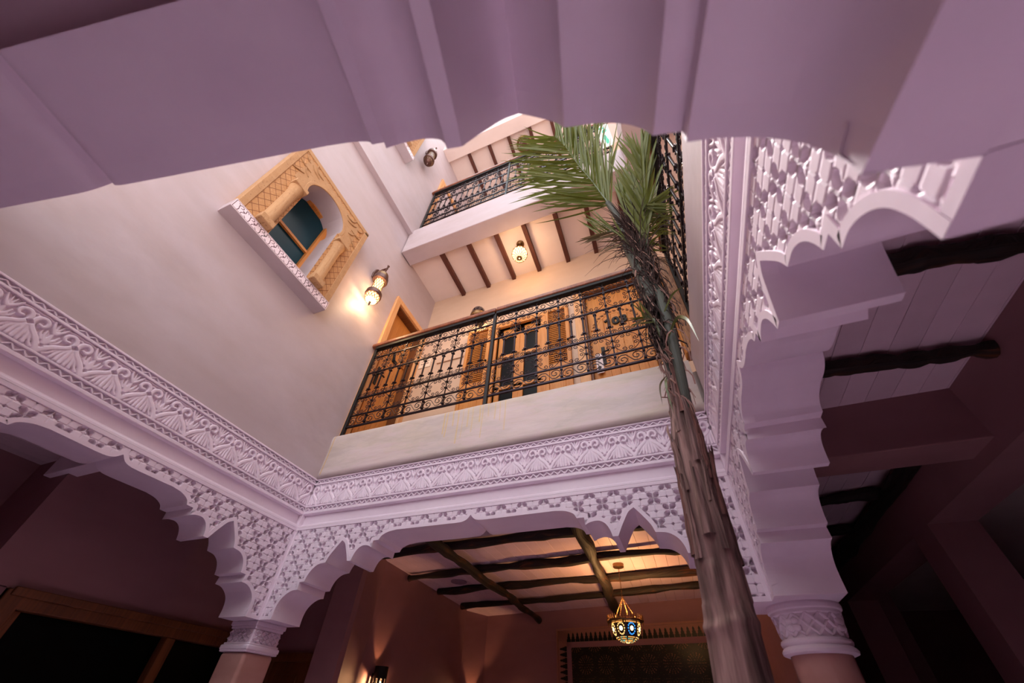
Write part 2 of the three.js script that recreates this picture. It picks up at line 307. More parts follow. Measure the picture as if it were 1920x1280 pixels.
  mesh('frieze_ground', box(-0.08, YF0, -0.08, L + 0.08, YF1, -0.0185), M.carved, fr);
  mesh('fillet', [rbox(-0.03, YF0, -0.03, L + 0.03, YF0 + 0.02, -0.001, 0.003), rbox(-0.03, YF0 + 0.052, -0.03, L + 0.03, YF0 + 0.064, -0.001, 0.003)], M.carved, fr);
  mesh('fillet', [rbox(-0.03, YF1 - 0.05, -0.03, L + 0.03, YF1 - 0.036, -0.001, 0.003), rbox(-0.03, YF1 - 0.012, -0.03, L + 0.03, YF1, 0.001, 0.003)], M.carved, fr);
  mesh('zigzag_band', zigzag(L, YF0 + 0.024, YF0 + 0.048, 0.0433, -0.0115), M.carved, fr);
  mesh('zigzag_band', zigzag(L, YF1 - 0.033, YF1 - 0.015, 0.0433, -0.0115), M.carved, fr);
  const n = Math.round(L / PITCH), w = L / n;
  if (name !== 'near') for (let i = 0; i < n; i++) { const p = mesh('palmette', palmetteGeo, M.carved, fr); p.position.set((i + 0.5) * w, YF0 + 0.064, -0.018); p.scale.x = w / PITCH; }
}
const xz = (pts, y0, y1) => { const g = extrude(shapeOf(pts.map((p) => [p[0], -p[1]])), y1 - y0, 0); g.rotateX(-Math.PI / 2).translate(0, y0, 0); return boxUV(g); };
// piers under the corners where two arches meet
const corner = (x0, z0, x1, z1, pad) => [box(x0, Y0, z0, x1, 2.745, z1), ...(pad || [])];
struct('wall_corner_pier', corner(-T, -T, 0, 0), M.carved, 'plaster block where the left and far arches meet');
struct('wall_corner_pier', corner(2.8, -T, 2.8 + T, 0), M.carved, 'plaster block where the far and right arches meet');
struct('wall_corner_pier', xz([[2.801, 1.655], [3.03, 1.655], [3.03, 1.95], [2.865, 1.91], [2.848, 1.88]], Y0 + 0.001, 2.745), M.carved, 'plaster block where the right and near arches meet');
struct('wall_corner_pier', xz([[-T, 2.243], [-0.001, 2.243], [0.046, 2.467], [-T, 2.5]], Y0 + 0.001, 2.745), M.carved, 'plaster block where the near and left arches meet');
// columns
function latticeBand(n, r, y0, y1, flat) {   // criss-cross ridges round a capital
  const g = [], H = y1 - y0;
  for (let i = 0; i < n; i++) for (const d of [1, -1]) {
    const pts = []; for (let k = 0; k <= 6; k++) { const a = (i + d * k / 6 * 1.5) / n * 2 * Math.PI, y = y0 + H * k / 6, R = typeof r === 'function' ? r(k / 6) : r; pts.push(flat ? flat(a, y, R) : V3(Math.cos(a) * R, y, Math.sin(a) * R)); }
    g.push(polyTube(pts, 0.0062, 4));
  }
  return g;
}
function roundColumn(x, z, label) {
  const c = thing('column', label, 'column', [x, 0, z], 0);
  const cap = mesh('capital', crease(lathe([[0.0, 1.971], [0.128, 1.971], [0.131, 1.962], [0.129, 1.95], [0.122, 1.945], [0.121, 1.935], [0.114, 1.93], [0.105, 1.86], [0.108, 1.853], [0.116, 1.85], [0.119, 1.842], [0.117, 1.834], [0.112, 1.828], [0.119, 1.822], [0.124, 1.814], [0.122, 1.805], [0.112, 1.801], [0.09, 1.8]], 48), 0.5), M.carved, c);
  mesh('lattice', latticeBand(16, (t) => lerp(0.1065, 0.115, t), 1.858, 1.932), M.carved, cap);
  const ros = []; for (let i = 0; i < 4; i++) { const a = i * Math.PI / 2 + 2.25; for (const [dy, da] of [[0.012, 0.1], [0.012, -0.1], [-0.012, 0.1], [-0.012, -0.1]]) { const s = new THREE.SphereGeometry(0.014, 10, 8); s.scale(1.15, 0.9, 0.6); s.rotateY(-a - da + Math.PI / 2); s.translate(Math.cos(a + da) * 0.112, 1.895 + dy, Math.sin(a + da) * 0.112); ros.push(s); } }
  mesh('rosette', ros, M.carved, cap);
  mesh('shaft', lathe([[0.103, 0.16], [0.103, 1.2], [0.1, 1.8]], 48), M.column, c);
  mesh('base', crease(lathe([[0.001, 0.0], [0.15, 0.0], [0.15, 0.06], [0.135, 0.09], [0.12, 0.1], [0.118, 0.13], [0.103, 0.16]], 40), 0.5), M.column, c);
}
function squareColumn(x, z, label) {
  const c = thing('column', label, 'column', [x, 0, z], 0), h = 0.112;
  const slab = (a, y0, y1, r = 0.006) => rbox(-a, y0, -a, a, y1, a, r, 3);
  const cap = mesh('capital', [slab(h + 0.003, 1.945, 1.971), slab(h - 0.004, 1.928, 1.947), slab(h - 0.008, 1.85, 1.93, 0.012), slab(h - 0.001, 1.842, 1.856), slab(h + 0.008, 1.815, 1.844, 0.009), slab(h + 0.004, 1.806, 1.817)], M.carved, c);
  const lat = [];
  for (let q = 0; q < 4; q++) for (let i = -4; i < 7; i++) for (const d of [1, -1]) {
    const pts = []; for (let k = 0; k <= 4; k++) { const u = (i + d * k / 4 * 2.2 - 1.2 + (d < 0 ? 2.2 : 0)) / 5, w = u * 2 * h - h; if (Math.abs(w) <= h - 0.006) pts.push(V3(w, 1.858 + 0.068 * k / 4, h - 0.005)); }
    if (pts.length > 1) { const t = polyTube(pts, 0.005, 4); t.rotateY(q * Math.PI / 2); lat.push(t); }
  }
  mesh('lattice', lat, M.carved, cap);
  mesh('shaft', [rbox(-h + 0.006, 0.14, -h + 0.006, h - 0.006, 1.808, h - 0.006, 0.022, 4)], M.column, c);
  mesh('base', [slab(h + 0.03, 0, 0.09), slab(h + 0.015, 0.09, 0.14)], M.column, c);
}
squareColumn(-0.117, -0.117, 'square polished plaster column with a criss-cross capital at the left far corner');
roundColumn(2.915, -0.115, 'round column with a criss-cross capital behind the palm trunk at right');
roundColumn(2.915, 1.79, 'round column under the near right corner of the arcade');
squareColumn(-0.1, 2.37, 'square column under the near left corner of the arcade');

// ---------------------------------------------------------------- ground floor rooms round the courtyard
const GC = 2.745;
struct('floor', box(-4.2, -0.2, -4.6, 5.6, 0, 5), M.floor);
struct('floor', [box(-4.2, GC + 0.02, -4.6, 5.6, 3.3, -0.06), box(-4.2, GC + 0.02, -0.06, -0.06, 3.3, 5), box(2.87, GC + 0.02, -0.06, 5.6, 3.3, 5), xz([[-0.06, 2.29], [2.87, 1.69], [2.87, 5], [-0.06, 5]], GC + 0.02, 3.3)], M.ceil, 'floor slab of the first storey round the open courtyard');
// boarded ceilings: every board a piece
function boards(label, x0, x1, z0, z1, w) {
  const c = structGroup('ceiling', label), n = Math.round((x1 - x0) / w), p = (x1 - x0) / n, mats = [M.plank, M.plank.clone(), M.plank.clone()]; mats[1].color.setScalar(0.97); mats[2].color.setScalar(0.94);
  const g = rbox(0.0007, 0, 0, p - 0.0007, 0.022, z1 - z0, 0.002, 1);
  for (let i = 0; i < n; i++) { const b = mesh('board', g, mats[(i * 7 + (i >> 2)) % 3], c); b.position.set(x0 + i * p, GC, z0); }
}
boards('pale boarded ceiling of the far room with the lit pendant lantern', -0.6, 3.03, -4.2, -T, 0.1);
boards('pale boarded ceiling of the narrow walk on the right', 3.03, 4.2, -4.2, 3.2, 0.1);
boards('pale boarded ceiling of the walk on the left', -1.6, -T, -T, 3.2, 0.1);
{ const c = structGroup('ceiling', 'dim ceiling over the walk nearest the viewer'); mesh('ceiling_sheet', xz([[-T, 2.3], [3.03, 1.66], [3.03, 5], [-T, 5]], GC, GC + 0.02), M.plank, c); }
// ground floor walls
function wallRun(pts, y0, y1, th) {   // wall pieces through the points, th thick to the left of the run
  const g = [];
  for (let i = 0; i < pts.length - 1; i++) {
    const [ax, az] = pts[i], [bx, bz] = pts[i + 1], l = Math.hypot(bx - ax, bz - az), b = box(-0.0, y0, 0, l, y1, th); b.applyMatrix4(side(ax, az, bx - ax, bz - az)); g.push(b);
  }
  return g;
}
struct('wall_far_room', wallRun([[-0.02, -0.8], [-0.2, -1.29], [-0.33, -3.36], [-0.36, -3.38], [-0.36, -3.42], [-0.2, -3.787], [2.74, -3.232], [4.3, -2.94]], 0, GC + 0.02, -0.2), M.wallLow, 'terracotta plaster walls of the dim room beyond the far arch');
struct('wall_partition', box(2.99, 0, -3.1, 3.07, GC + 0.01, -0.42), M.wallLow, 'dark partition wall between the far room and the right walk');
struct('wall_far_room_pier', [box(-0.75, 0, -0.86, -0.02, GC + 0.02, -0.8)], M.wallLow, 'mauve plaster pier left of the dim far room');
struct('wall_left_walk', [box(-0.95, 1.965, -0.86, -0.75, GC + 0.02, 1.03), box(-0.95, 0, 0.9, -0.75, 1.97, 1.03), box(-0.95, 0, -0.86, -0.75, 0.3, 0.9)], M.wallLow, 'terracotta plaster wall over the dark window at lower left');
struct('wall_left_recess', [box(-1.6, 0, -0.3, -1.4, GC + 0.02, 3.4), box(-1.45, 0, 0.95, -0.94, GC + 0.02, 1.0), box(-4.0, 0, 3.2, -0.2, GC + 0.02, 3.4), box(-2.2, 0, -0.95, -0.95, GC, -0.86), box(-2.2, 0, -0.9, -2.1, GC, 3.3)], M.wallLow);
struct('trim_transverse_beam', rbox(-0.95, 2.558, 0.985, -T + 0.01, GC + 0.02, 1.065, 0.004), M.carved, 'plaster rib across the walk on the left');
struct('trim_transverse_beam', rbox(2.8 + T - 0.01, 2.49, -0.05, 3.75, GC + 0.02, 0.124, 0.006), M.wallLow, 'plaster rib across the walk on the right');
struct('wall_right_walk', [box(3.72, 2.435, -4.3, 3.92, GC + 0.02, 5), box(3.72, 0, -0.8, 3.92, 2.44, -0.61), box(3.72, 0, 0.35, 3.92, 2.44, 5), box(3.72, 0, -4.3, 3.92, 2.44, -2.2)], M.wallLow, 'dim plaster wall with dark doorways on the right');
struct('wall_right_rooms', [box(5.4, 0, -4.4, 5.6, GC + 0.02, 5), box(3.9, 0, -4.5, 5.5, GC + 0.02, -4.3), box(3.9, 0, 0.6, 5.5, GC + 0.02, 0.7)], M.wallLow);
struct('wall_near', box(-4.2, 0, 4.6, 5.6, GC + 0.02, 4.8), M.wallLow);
// logs of the ceilings
function logMesh(ax, az, bx, bz, y, r, wob) {
  const n = 40, pts = [], s = rr(0, 50), rad = [];
  for (let i = 0; i <= n; i++) { const t = i / n; pts.push(V3(lerp(ax, bx, t) + fbm(t * 3, s, 1, 2) * wob, y + fbm(t * 3, s, 7, 2) * wob * 0.3, lerp(az, bz, t) + fbm(t * 3.2, s, 3, 3) * wob)); }
  const g = polyTube(pts, (t) => r * (1 + 0.9 * fbm(t * 8, s, 5, 3)), 12), p = g.attributes.position, nr = 13;
  for (let i = 0; i < p.count; i++) { const k = Math.floor(i / nr), q = V3().fromBufferAttribute(p, i).sub(pts[k]); q.multiplyScalar(1 + 0.35 * fbm(q.x * 30 + s, k * 0.25, q.y * 30, 2)); q.add(pts[k]); p.setXYZ(i, q.x, q.y, q.z); }
  const caps = [0, n].map((k) => { const c = new THREE.CircleGeometry(r, 12); const d = pts[Math.min(k + 1, n)].clone().sub(pts[Math.max(k - 1, 0)]).normalize(); c.applyQuaternion(new THREE.Quaternion().setFromUnitVectors(V3(0, 0, 1), d)); c.translate(pts[k].x, pts[k].y, pts[k].z); return boxUV(c); });
  g.computeVertexNormals(); return merge([g, ...caps]);
}
const logThing = (a, label, r = 0.042, wob = 0.09, y = 2.7) => tag(mesh('ceiling_log', logMesh(...a, y, r, wob), M.log), label, 'beam', 'rough logs under the ground floor ceilings');
logThing([-0.15, -0.99, 2.97, -0.85], 'crooked dark log under the far room ceiling, the one nearest the arch', 0.04);
logThing([-0.2, -1.69, 2.97, -1.40], 'crooked dark log crossing just before the pendant lantern', 0.036);
logThing([-0.22, -2.35, 2.97, -1.97], 'crooked dark log crossing just behind the pendant lantern', 0.036, 0.16);
logThing([-0.22, -3.01, 2.97, -2.53], 'crooked dark log nearest the tiled back wall', 0.034);
logThing([0.70, -0.5, 0.66, -3.62], 'long dark log running away from the arch on the left of the far room', 0.04, 0.14, 2.64);
logThing([1.90, -0.5, 1.72, -3.36], 'long log lit orange by the pendant lantern and running away from the arch', 0.045, 0.1, 2.64);
logThing([3.03, 0.94, 3.75, 0.87], 'black log over the right walk, the one nearest the viewer', 0.034, 0.03);
logThing([3.03, 0.475, 3.72, 0.4], 'black log over the right walk just before the plaster rib', 0.032, 0.03);
logThing([3.09, -0.84, 3.9, -0.75], 'black log over the right walk, first one past the plaster rib', 0.03, 0.03);
logThing([3.09, -1.42, 3.85, -1.31], 'black log over the right walk, second one past the plaster rib', 0.03, 0.03);
logThing([3.09, -1.92, 3.85, -1.76], 'black log over the right walk, third one past the plaster rib', 0.03, 0.03);
logThing([3.72, -0.1, 3.66, -2.9], 'thick black log running away along the right wall', 0.05, 0.04, 2.66);

// ---------------------------------------------------------------- upper walls and galleries
const F1 = 3.3, C1 = 6.24, F2 = 6.6, C2 = 9.66, GB = -0.7;
const LEFT = side(-0.012, 0, 0, -1);   // local x = -z, local z = out of the left wall
function leftWall(name, y0, y1, holes, out, mat, label) {
  const s = shapeOf([[-3.6, y0], [0.95, y0], [0.95, y1], [-3.6, y1]]);
  for (const [z0, z1, a, b] of holes) s.holes.push(new THREE.Path([V2(-z1, a), V2(-z0, a), V2(-z0, b), V2(-z1, b)]));
  const g = extrude(s, 0.3, 0); g.translate(0, 0, -0.3 + out); g.applyMatrix4(LEFT); return struct(name, g, mat, label);
}
leftWall('wall_left', YF1 - 0.004, 6.63, [[0.93, 1.4, 4.33, 5.4], [-0.632, -0.112, 3.3, 5.42]], 0, M.wall, 'cream plaster wall of the first storey on the left');
leftWall('wall_left_upper', 6.63, 10.35, [[1.0, 1.42, 7.75, 8.8], [-0.5, 0.0, 6.6, 8.72]], 0.067, M.wall, 'bright plaster wall of the second storey on the left');
struct('wall_left_back', [box(-1.6, 3.3, -1.4, -1.4, 10.35, 3.6), box(-1.5, 3.3, 3.4, -0.3, 10.35, 3.6), box(-1.5, 3.3, -1.4, -0.3, 10.35, -1.2), box(-1.5, 10.2, -1.4, -0.3, 10.35, 3.6), box(-1.5, 6.2, -1.4, -0.3, 6.6, 3.6)], M.wallLow);
// parapet below the first railing, its plaster stained by yellow drips
{
  const cv = document.createElement('canvas'); cv.width = 1400; cv.height = 220; const c = cv.getContext('2d');
  c.fillStyle = '#b6a6a4'; c.fillRect(0, 0, 1400, 220);
  for (let i = 0; i < 900; i++) { const x = rr(0, 1400), y = rr(0, 220), r = rr(10, 60); c.fillStyle = rnd() < 0.5 ? 'rgba(236,220,212,0.05)' : 'rgba(200,172,158,0.05)'; c.beginPath(); c.ellipse(x, y, r * 2, r * 0.6, rr(-0.3, 0.3), 0, 7); c.fill(); }
  for (let i = 0; i < 13; i++) { const x = 535 + i * 21 + rr(-7, 7), l = rr(60, 170); c.strokeStyle = `rgba(214,176,98,${rr(0.25, 0.55)})`; c.lineWidth = rr(3, 6); c.beginPath(); c.moveTo(x, 8); c.lineTo(x + rr(-3, 3), 8 + l); c.stroke(); }
  c.strokeStyle = 'rgba(208,160,80,0.7)'; c.lineWidth = 4; c.beginPath(); c.moveTo(12, 0); c.lineTo(10, 200); c.stroke();
  const t = new THREE.CanvasTexture(cv); t.colorSpace = THREE.SRGBColorSpace;
  const prof = []; for (const [a, b] of [[-0.1, 0], [-0.1, 0.36], [-0.095, 0.41], [-0.06, 0.425], [-0.02, 0.422], [0.0, 0.412], [0.008, 0.395], [0.008, 0.36], [0.005, 0.33], [0.005, 0.25], [0.005, 0.15], [0.005, 0.06], [0.005, 0], [-0.1, 0]]) prof.push([a, b]);
  const pos = [], uv = [], idx = [], NX = 120, NP = prof.length;
  for (let i2 = 0; i2 <= NX; i2++) prof.forEach(([z, y], k) => { const x = i2 / NX * 2.82, wv = y > 0.3 ? 0.012 * fbm(x * 2.2, 3.3, k > 6 ? 2 : 1, 3) : 0, wz = z > 0 ? 0.006 * fbm(x * 3, y * 5, 8, 3) : 0; pos.push(x - 0.012, YF1 - 0.003 + y + wv, z + wz); uv.push(i2 / NX, y / 0.425); if (i2 && k) { const q = i2 * NP + k; idx.push(q - NP - 1, q - NP, q, q - NP - 1, q, q - 1); } });
  const g = new THREE.BufferGeometry(); g.setAttribute('position', new THREE.Float32BufferAttribute(pos, 3)); g.setAttribute('uv', new THREE.Float32BufferAttribute(uv, 2)); g.setIndex(idx); g.computeVertexNormals(); struct('wall_far_parapet', g, std({ map: t, bumpMap: M.wall.bumpMap, bumpScale: 0.002, roughness: 0.55 }), 'cream plaster parapet with yellow drip stains below the far railing');
}
struct('wall_right_parapet', rbox(2.83, YF1 - 0.004, 0.0, 2.95, 3.375, 3.6, 0.015, 3), M.wall, 'cream plaster parapet below the railing on the right');
struct('ceiling_ring', [rbox(0.0, 6.163, -0.04, 3.05, 6.725, 0.168, 0.01, 2), rbox(2.86, 6.163, 0.168, 3.05, 6.725, 3.6, 0.01, 2)], M.wall, 'white plaster edge beam of the second gallery');
struct('ceiling_gallery', [box(-0.05, C1, -0.95, 3.9, F2, -0.04), box(3.05, C1, -0.04, 3.9, F2, 3.6)], M.ceil, 'smooth pale ceiling with dark joists over the first gallery');
struct('ceiling_roof', [rbox(0.0, 9.6, 0.08, 4.1, 10.4, 0.3, 0.01, 2), box(-0.05, C2, -0.95, 4.1, 9.95, 0.08)], M.ceil, 'pale roof edge and ceiling over the second gallery');
{
  const s = shapeOf([[-0.3, F1], [3.9, F1], [3.9, 10.2], [-0.3, 10.2]]);
  for (const [a, b, c, d] of [[1.09, 1.62, 3.34, 5.16], [2.11, 2.73, F1 + 0.001, 5.4]]) s.holes.push(new THREE.Path([V2(a, c), V2(b, c), V2(b, d), V2(a, d)]));
  const g = extrude(s, 0.25, 0); g.translate(0, 0, GB - 0.25); struct('wall_far_gallery', g, M.gallery, 'cream wall behind the far galleries');
  struct('wall_far_rooms', [box(0, F1, -1.8, 3.9, 6.3, -1.7), box(0, F1, -1.8, 0.05, 6.3, -0.94), box(0.0, F1 - 0.05, -1.8, 3.9, F1, -0.94), box(0, 6.2, -1.8, 3.9, 6.3, -0.94)], M.gallery);
  struct('wall_right_gallery', box(3.6, F1, -0.95, 3.9, 8.5, 3.6), M.gallery, 'cream wall behind the gallery on the right');
  struct('trim_wall_ledge', [rbox(0.3, 4.83, GB, 0.66, 4.86, GB + 0.02, 0.004)], M.gallery, 'thin plaster ledge on the gallery wall left of the shutter');
}
function joist(x, y, z0, z1, label, g) { const o = thing('ceiling_joist', label, 'beam', [x, y, (z0 + z1) / 2], 0, g); const l = z1 - z0, gg = rbox(-0.026, -0.07, -l / 2, 0.026, 0.005, l / 2, 0.005, 1), p = gg.attributes.uv; for (let i = 0; i < p.count; i++) p.setXY(i, p.getX(i), p.getY(i)); mesh('timber', gg, M.beam, o); return o; }
const ORD = ['first', 'second', 'third', 'fourth', 'fifth', 'sixth', 'seventh', 'eighth'];
[0.47, 0.86, 1.24, 1.6, 1.995, 2.36, 2.74].forEach((x, i) => joist(x, C1, GB, -0.04, `dark brown joist under the first gallery ceiling, ${ORD[i]} from the left wall`, 'joists of the first gallery ceiling'));
[0.47, 0.88, 1.26, 1.66, 2.05, 2.45].forEach((x, i) => joist(x, C2, GB, 0.08, `dark brown joist under the roof at the top, ${ORD[i]} from the left wall`, 'joists under the roof'));
[0.35, 0.75, 1.15, 1.55].forEach((z, i) => { const o = joist(3.32, C1, -0.28, 0.28, `brown joist under the right gallery ceiling, ${ORD[i]} from the far corner`, 'joists of the right gallery ceiling'); o.rotation.y = Math.PI / 2; o.position.z = z; });

// ---------------------------------------------------------------- wrought iron railings
const spiral = (cx, cy, r, turns, a1, dir, n = 16, r0 = 0.12) => { const o = []; for (let i = 0; i <= n; i++) { const u = i / n, a = a1 - dir * 2 * Math.PI * turns * (1 - u), R = r * (r0 + (1 - r0) * u); o.push([cx + Math.cos(a) * R, cy + Math.sin(a) * R, 0]); } return o; };
function sScroll(w, h, r = 0.0034) {   // an S lying on its side, a spiral at either end
  const a = spiral(-w * 0.25, -h * 0.08, h * 0.4, 1.6, Math.PI * 0.35, -1), b = a.map(([x, y]) => [-x, -y, 0]).reverse();
  return polyTube([...a, ...b], r, 4);
}
function wreath(w, h, r = 0.0032) {   // four C scrolls backed into the corners
  const out = [];
  for (const sx of [1, -1]) for (const sy of [1, -1]) {
    const R = 0.455, q = 0.105, al = 0.36, be = Math.PI / 2 - 0.36, cc = (a) => [Math.cos(a) * (R - q), Math.sin(a) * (R - q)];
    const s1 = spiral(...cc(al), q, 1.35, al, 1, 11, 0.15), s2 = spiral(...cc(be), q, 1.35, be, -1, 11, 0.15).reverse(), arc = [0.2, 0.4, 0.6, 0.8].map((t) => { const a = lerp(al, be, t); return [Math.cos(a) * R, Math.sin(a) * R, 0]; });
    const p = [...s1, ...arc, ...s2].map(([x, y]) => [x * sx * w, y * sy * h, 0]);
    out.push(tube(p, r, 4, false, 34));
  }
  return merge(out);
}
function balusterGeo(h, bay) {
  const g = [polyTube([[0, 0, 0], [0, h, 0]], 0.0045, 5), polyTube([[0, h * 0.3, 0], [0, h * 0.34, 0], [0, h * 0.86, 0], [0, h * 0.88, 0]], 0.0088, 6)];
  for (const y of [0.3, 0.88]) g.push(new THREE.BoxGeometry(0.026, 0.012, 0.022).translate(0, h * y, 0));
  for (const s of [1, -1]) { g.push(polyTube(spiral(s * 0.017, h * 0.27, 0.011, 0.9, Math.PI / 2, s, 7), 0.0035, 4)); g.push(tube([[0, h * 0.86, 0], [s * bay * 0.06, h * 0.93, 0], [s * bay * 0.25, h * 0.995, 0]], 0.0035, 4, false, 6)); }
  return merge(g);
}
function railing(label, pos, turn, bays, bay, sy, endPost = true) {
  const o = thing('railing', label, 'railing', pos, turn), W = bays * bay, R = [0, 0.126, 0.334, 0.656, 0.88, 1.005];
  const bar = (y, r) => mesh('rail_bar', box(0, y - r, -r, W, y + r, r), M.iron, o);
  R.slice(0, 5).forEach((y, i) => bar(y, i === 0 || i === 2 ? 0.0075 : 0.006));
  mesh('flat_bar', rbox(0, 1.0, -0.024, W, 1.035, 0.024, 0.004, 1), M.black, o);
  const hr = mesh('handrail', rbox(endPost ? -0.05 : 0.0, 1.035, -0.036, W + 0.011, 1.08, 0.036, 0.012, 3), M.rail, o); hr.geometry.computeVertexNormals();
  for (const x of endPost ? [0, W] : [W]) mesh('post', rbox(x - 0.014, -0.09, -0.014, x + 0.014, 1.02, 0.014, 0.003, 1), M.black, o);
  const gs = sScroll(bay * 0.98, 0.125), gs2 = sScroll(bay / 2 * 0.98, 0.066, 0.003), gw1 = wreath(bay, 0.208), gw2 = wreath(bay, 0.224), gb = balusterGeo(0.322, bay), gv = [polyTube([[0, 0, 0], [0, 1.0, 0]], 0.0055, 5)];
  for (const y of [0.03, 0.1, 0.2, 0.27, 0.7, 0.8, 0.86, 0.94]) gv.push(new THREE.BoxGeometry(0.019, 0.014, 0.019).translate(0, y, 0));
  const gvm = merge(gv);
  const put = (n, g, x, y) => { const m = mesh(n, g, M.iron, o); m.position.set(x, y, 0); return m; };
  for (let i = 0; i < bays; i++) {
    const x = (i + 0.5) * bay;
    put('scroll', gs, x, 0.063); put('wreath', gw1, x, 0.23); put('wreath', gw2, x, 0.768); put('scroll', gs, x, 0.942);
    put('small_scroll', gs2, x - bay / 4, 0.368); put('small_scroll', gs2, x + bay / 4, 0.368);
    put('baluster', gb, x, 0.334); if (i) { put('baluster', gb, i * bay, 0.334); put('bar', gvm, i * bay, 0); }
  }
  o.scale.y = sy; return o;
}
railing('black scrolled iron railing with wooden handrail, left half of the first far gallery', [0.045, 3.452, -0.02], 0, 7, 0.1925, 1);
railing('black scrolled iron railing with wooden handrail in front of the door numbered 103', [1.408, 3.452, -0.02], 0, 7, 0.194, 1, false);
railing('scrolled iron railing under the roof, left half of the upper gallery', [0.105, 6.9, 0.12], 0, 7, 0.185, 1.08);
railing('scrolled iron railing under the roof, right half of the upper gallery behind the palm leaves', [1.415, 6.9, 0.12], 0, 7, 0.195, 1.08, false);
railing('scrolled iron railing seen edge on along the right gallery', [2.905, 3.46, 1.96], Math.PI / 2, 10, 0.187, 1);
{ const p = thing('newel_post', 'wooden corner post with scorched swirling grain behind the palm trunk', 'post', [2.86, 3.37, 0.01]); mesh('post', rbox(-0.045, 0, -0.045, 0.045, 1.1, 0.045, 0.006), M.burnt, p); mesh('edge_strip', rbox(-0.055, 0, -0.03, -0.045, 1.1, 0.04, 0.004), M.oak, p); }

// ---------------------------------------------------------------- stone framed windows on the left wall
const latticeTex = (() => {
  const cv = document.createElement('canvas'); cv.width = cv.height = 1024; const c = cv.getContext('2d');   // one metre and a bit of stone, 1.3 m a side
  c.fillStyle = '#b88756'; c.fillRect(0, 0, 1024, 1024);
  for (let i = 0; i < 5000; i++) { c.fillStyle = rnd() < 0.5 ? `rgba(236,200,160,${rr(0.05, 0.2)})` : `rgba(170,118,72,${rr(0.04, 0.16)})`; c.beginPath(); c.arc(rr(0, 1024), rr(0, 1024), rr(1, 9), 0, 7); c.fill(); }
  c.strokeStyle = 'rgba(120,70,36,0.85)'; c.lineWidth = 5;
  const P = 1024 / 13;
  for (let i = -14; i < 28; i++) { c.beginPath(); c.moveTo(i * P, 0); c.lineTo(i * P + 1024, 1024 * 1.0); c.stroke(); c.beginPath(); c.moveTo(i * P, 1024); c.lineTo(i * P + 1024, 0); c.stroke(); }
  const t = new THREE.CanvasTexture(cv); t.colorSpace = THREE.SRGBColorSpace; t.wrapS = t.wrapT = THREE.RepeatWrapping; t.repeat.set(1 / 0.85, 1 / 1.25); return t;
})();
const sillTex = (() => {
  const cv = document.createElement('canvas'); cv.width = 2048; cv.height = 220; const c = cv.getContext('2d');
  c.fillStyle = '#ead9e0'; c.fillRect(0, 0, 2048, 220); c.strokeStyle = '#5a3038'; c.lineCap = 'round';
  c.lineWidth = 9; c.strokeRect(14, 16, 2020, 188); c.lineWidth = 12;
  for (let i = 0; i < 10; i++) {
    const x = 90 + i * 198, dark = i % 5 === 2 ? '#3a1418' : '#5c3442'; c.strokeStyle = dark;
    c.beginPath(); c.moveTo(x, 190); c.bezierCurveTo(x + 30, 120, x - 40, 90, x + 20, 40); c.stroke();
    c.beginPath(); c.moveTo(x + 20, 40); c.bezierCurveTo(x + 80, 30, x + 70, 100, x + 30, 96); c.stroke();
    c.beginPath(); c.moveTo(x + 60, 190); c.bezierCurveTo(x + 50, 130, x + 130, 140, x + 110, 60); c.stroke();
    c.beginPath(); c.moveTo(x + 110, 60); c.bezierCurveTo(x + 90, 30, x + 140, 20, x + 150, 60); c.stroke();
    c.beginPath(); c.arc(x + 85, 110, 10, 0, 7); c.stroke(); c.beginPath(); c.moveTo(x - 30, 40); c.lineTo(x - 8, 60); c.moveTo(x + 118, 170); c.lineTo(x + 140, 188); c.stroke();
  }
  const t = new THREE.CanvasTexture(cv); t.colorSpace = THREE.SRGBColorSpace; return t;
})();
M.latticeStone = std({ map: latticeTex, bumpMap: latticeTex, bumpScale: 0.003, roughness: 0.8 });
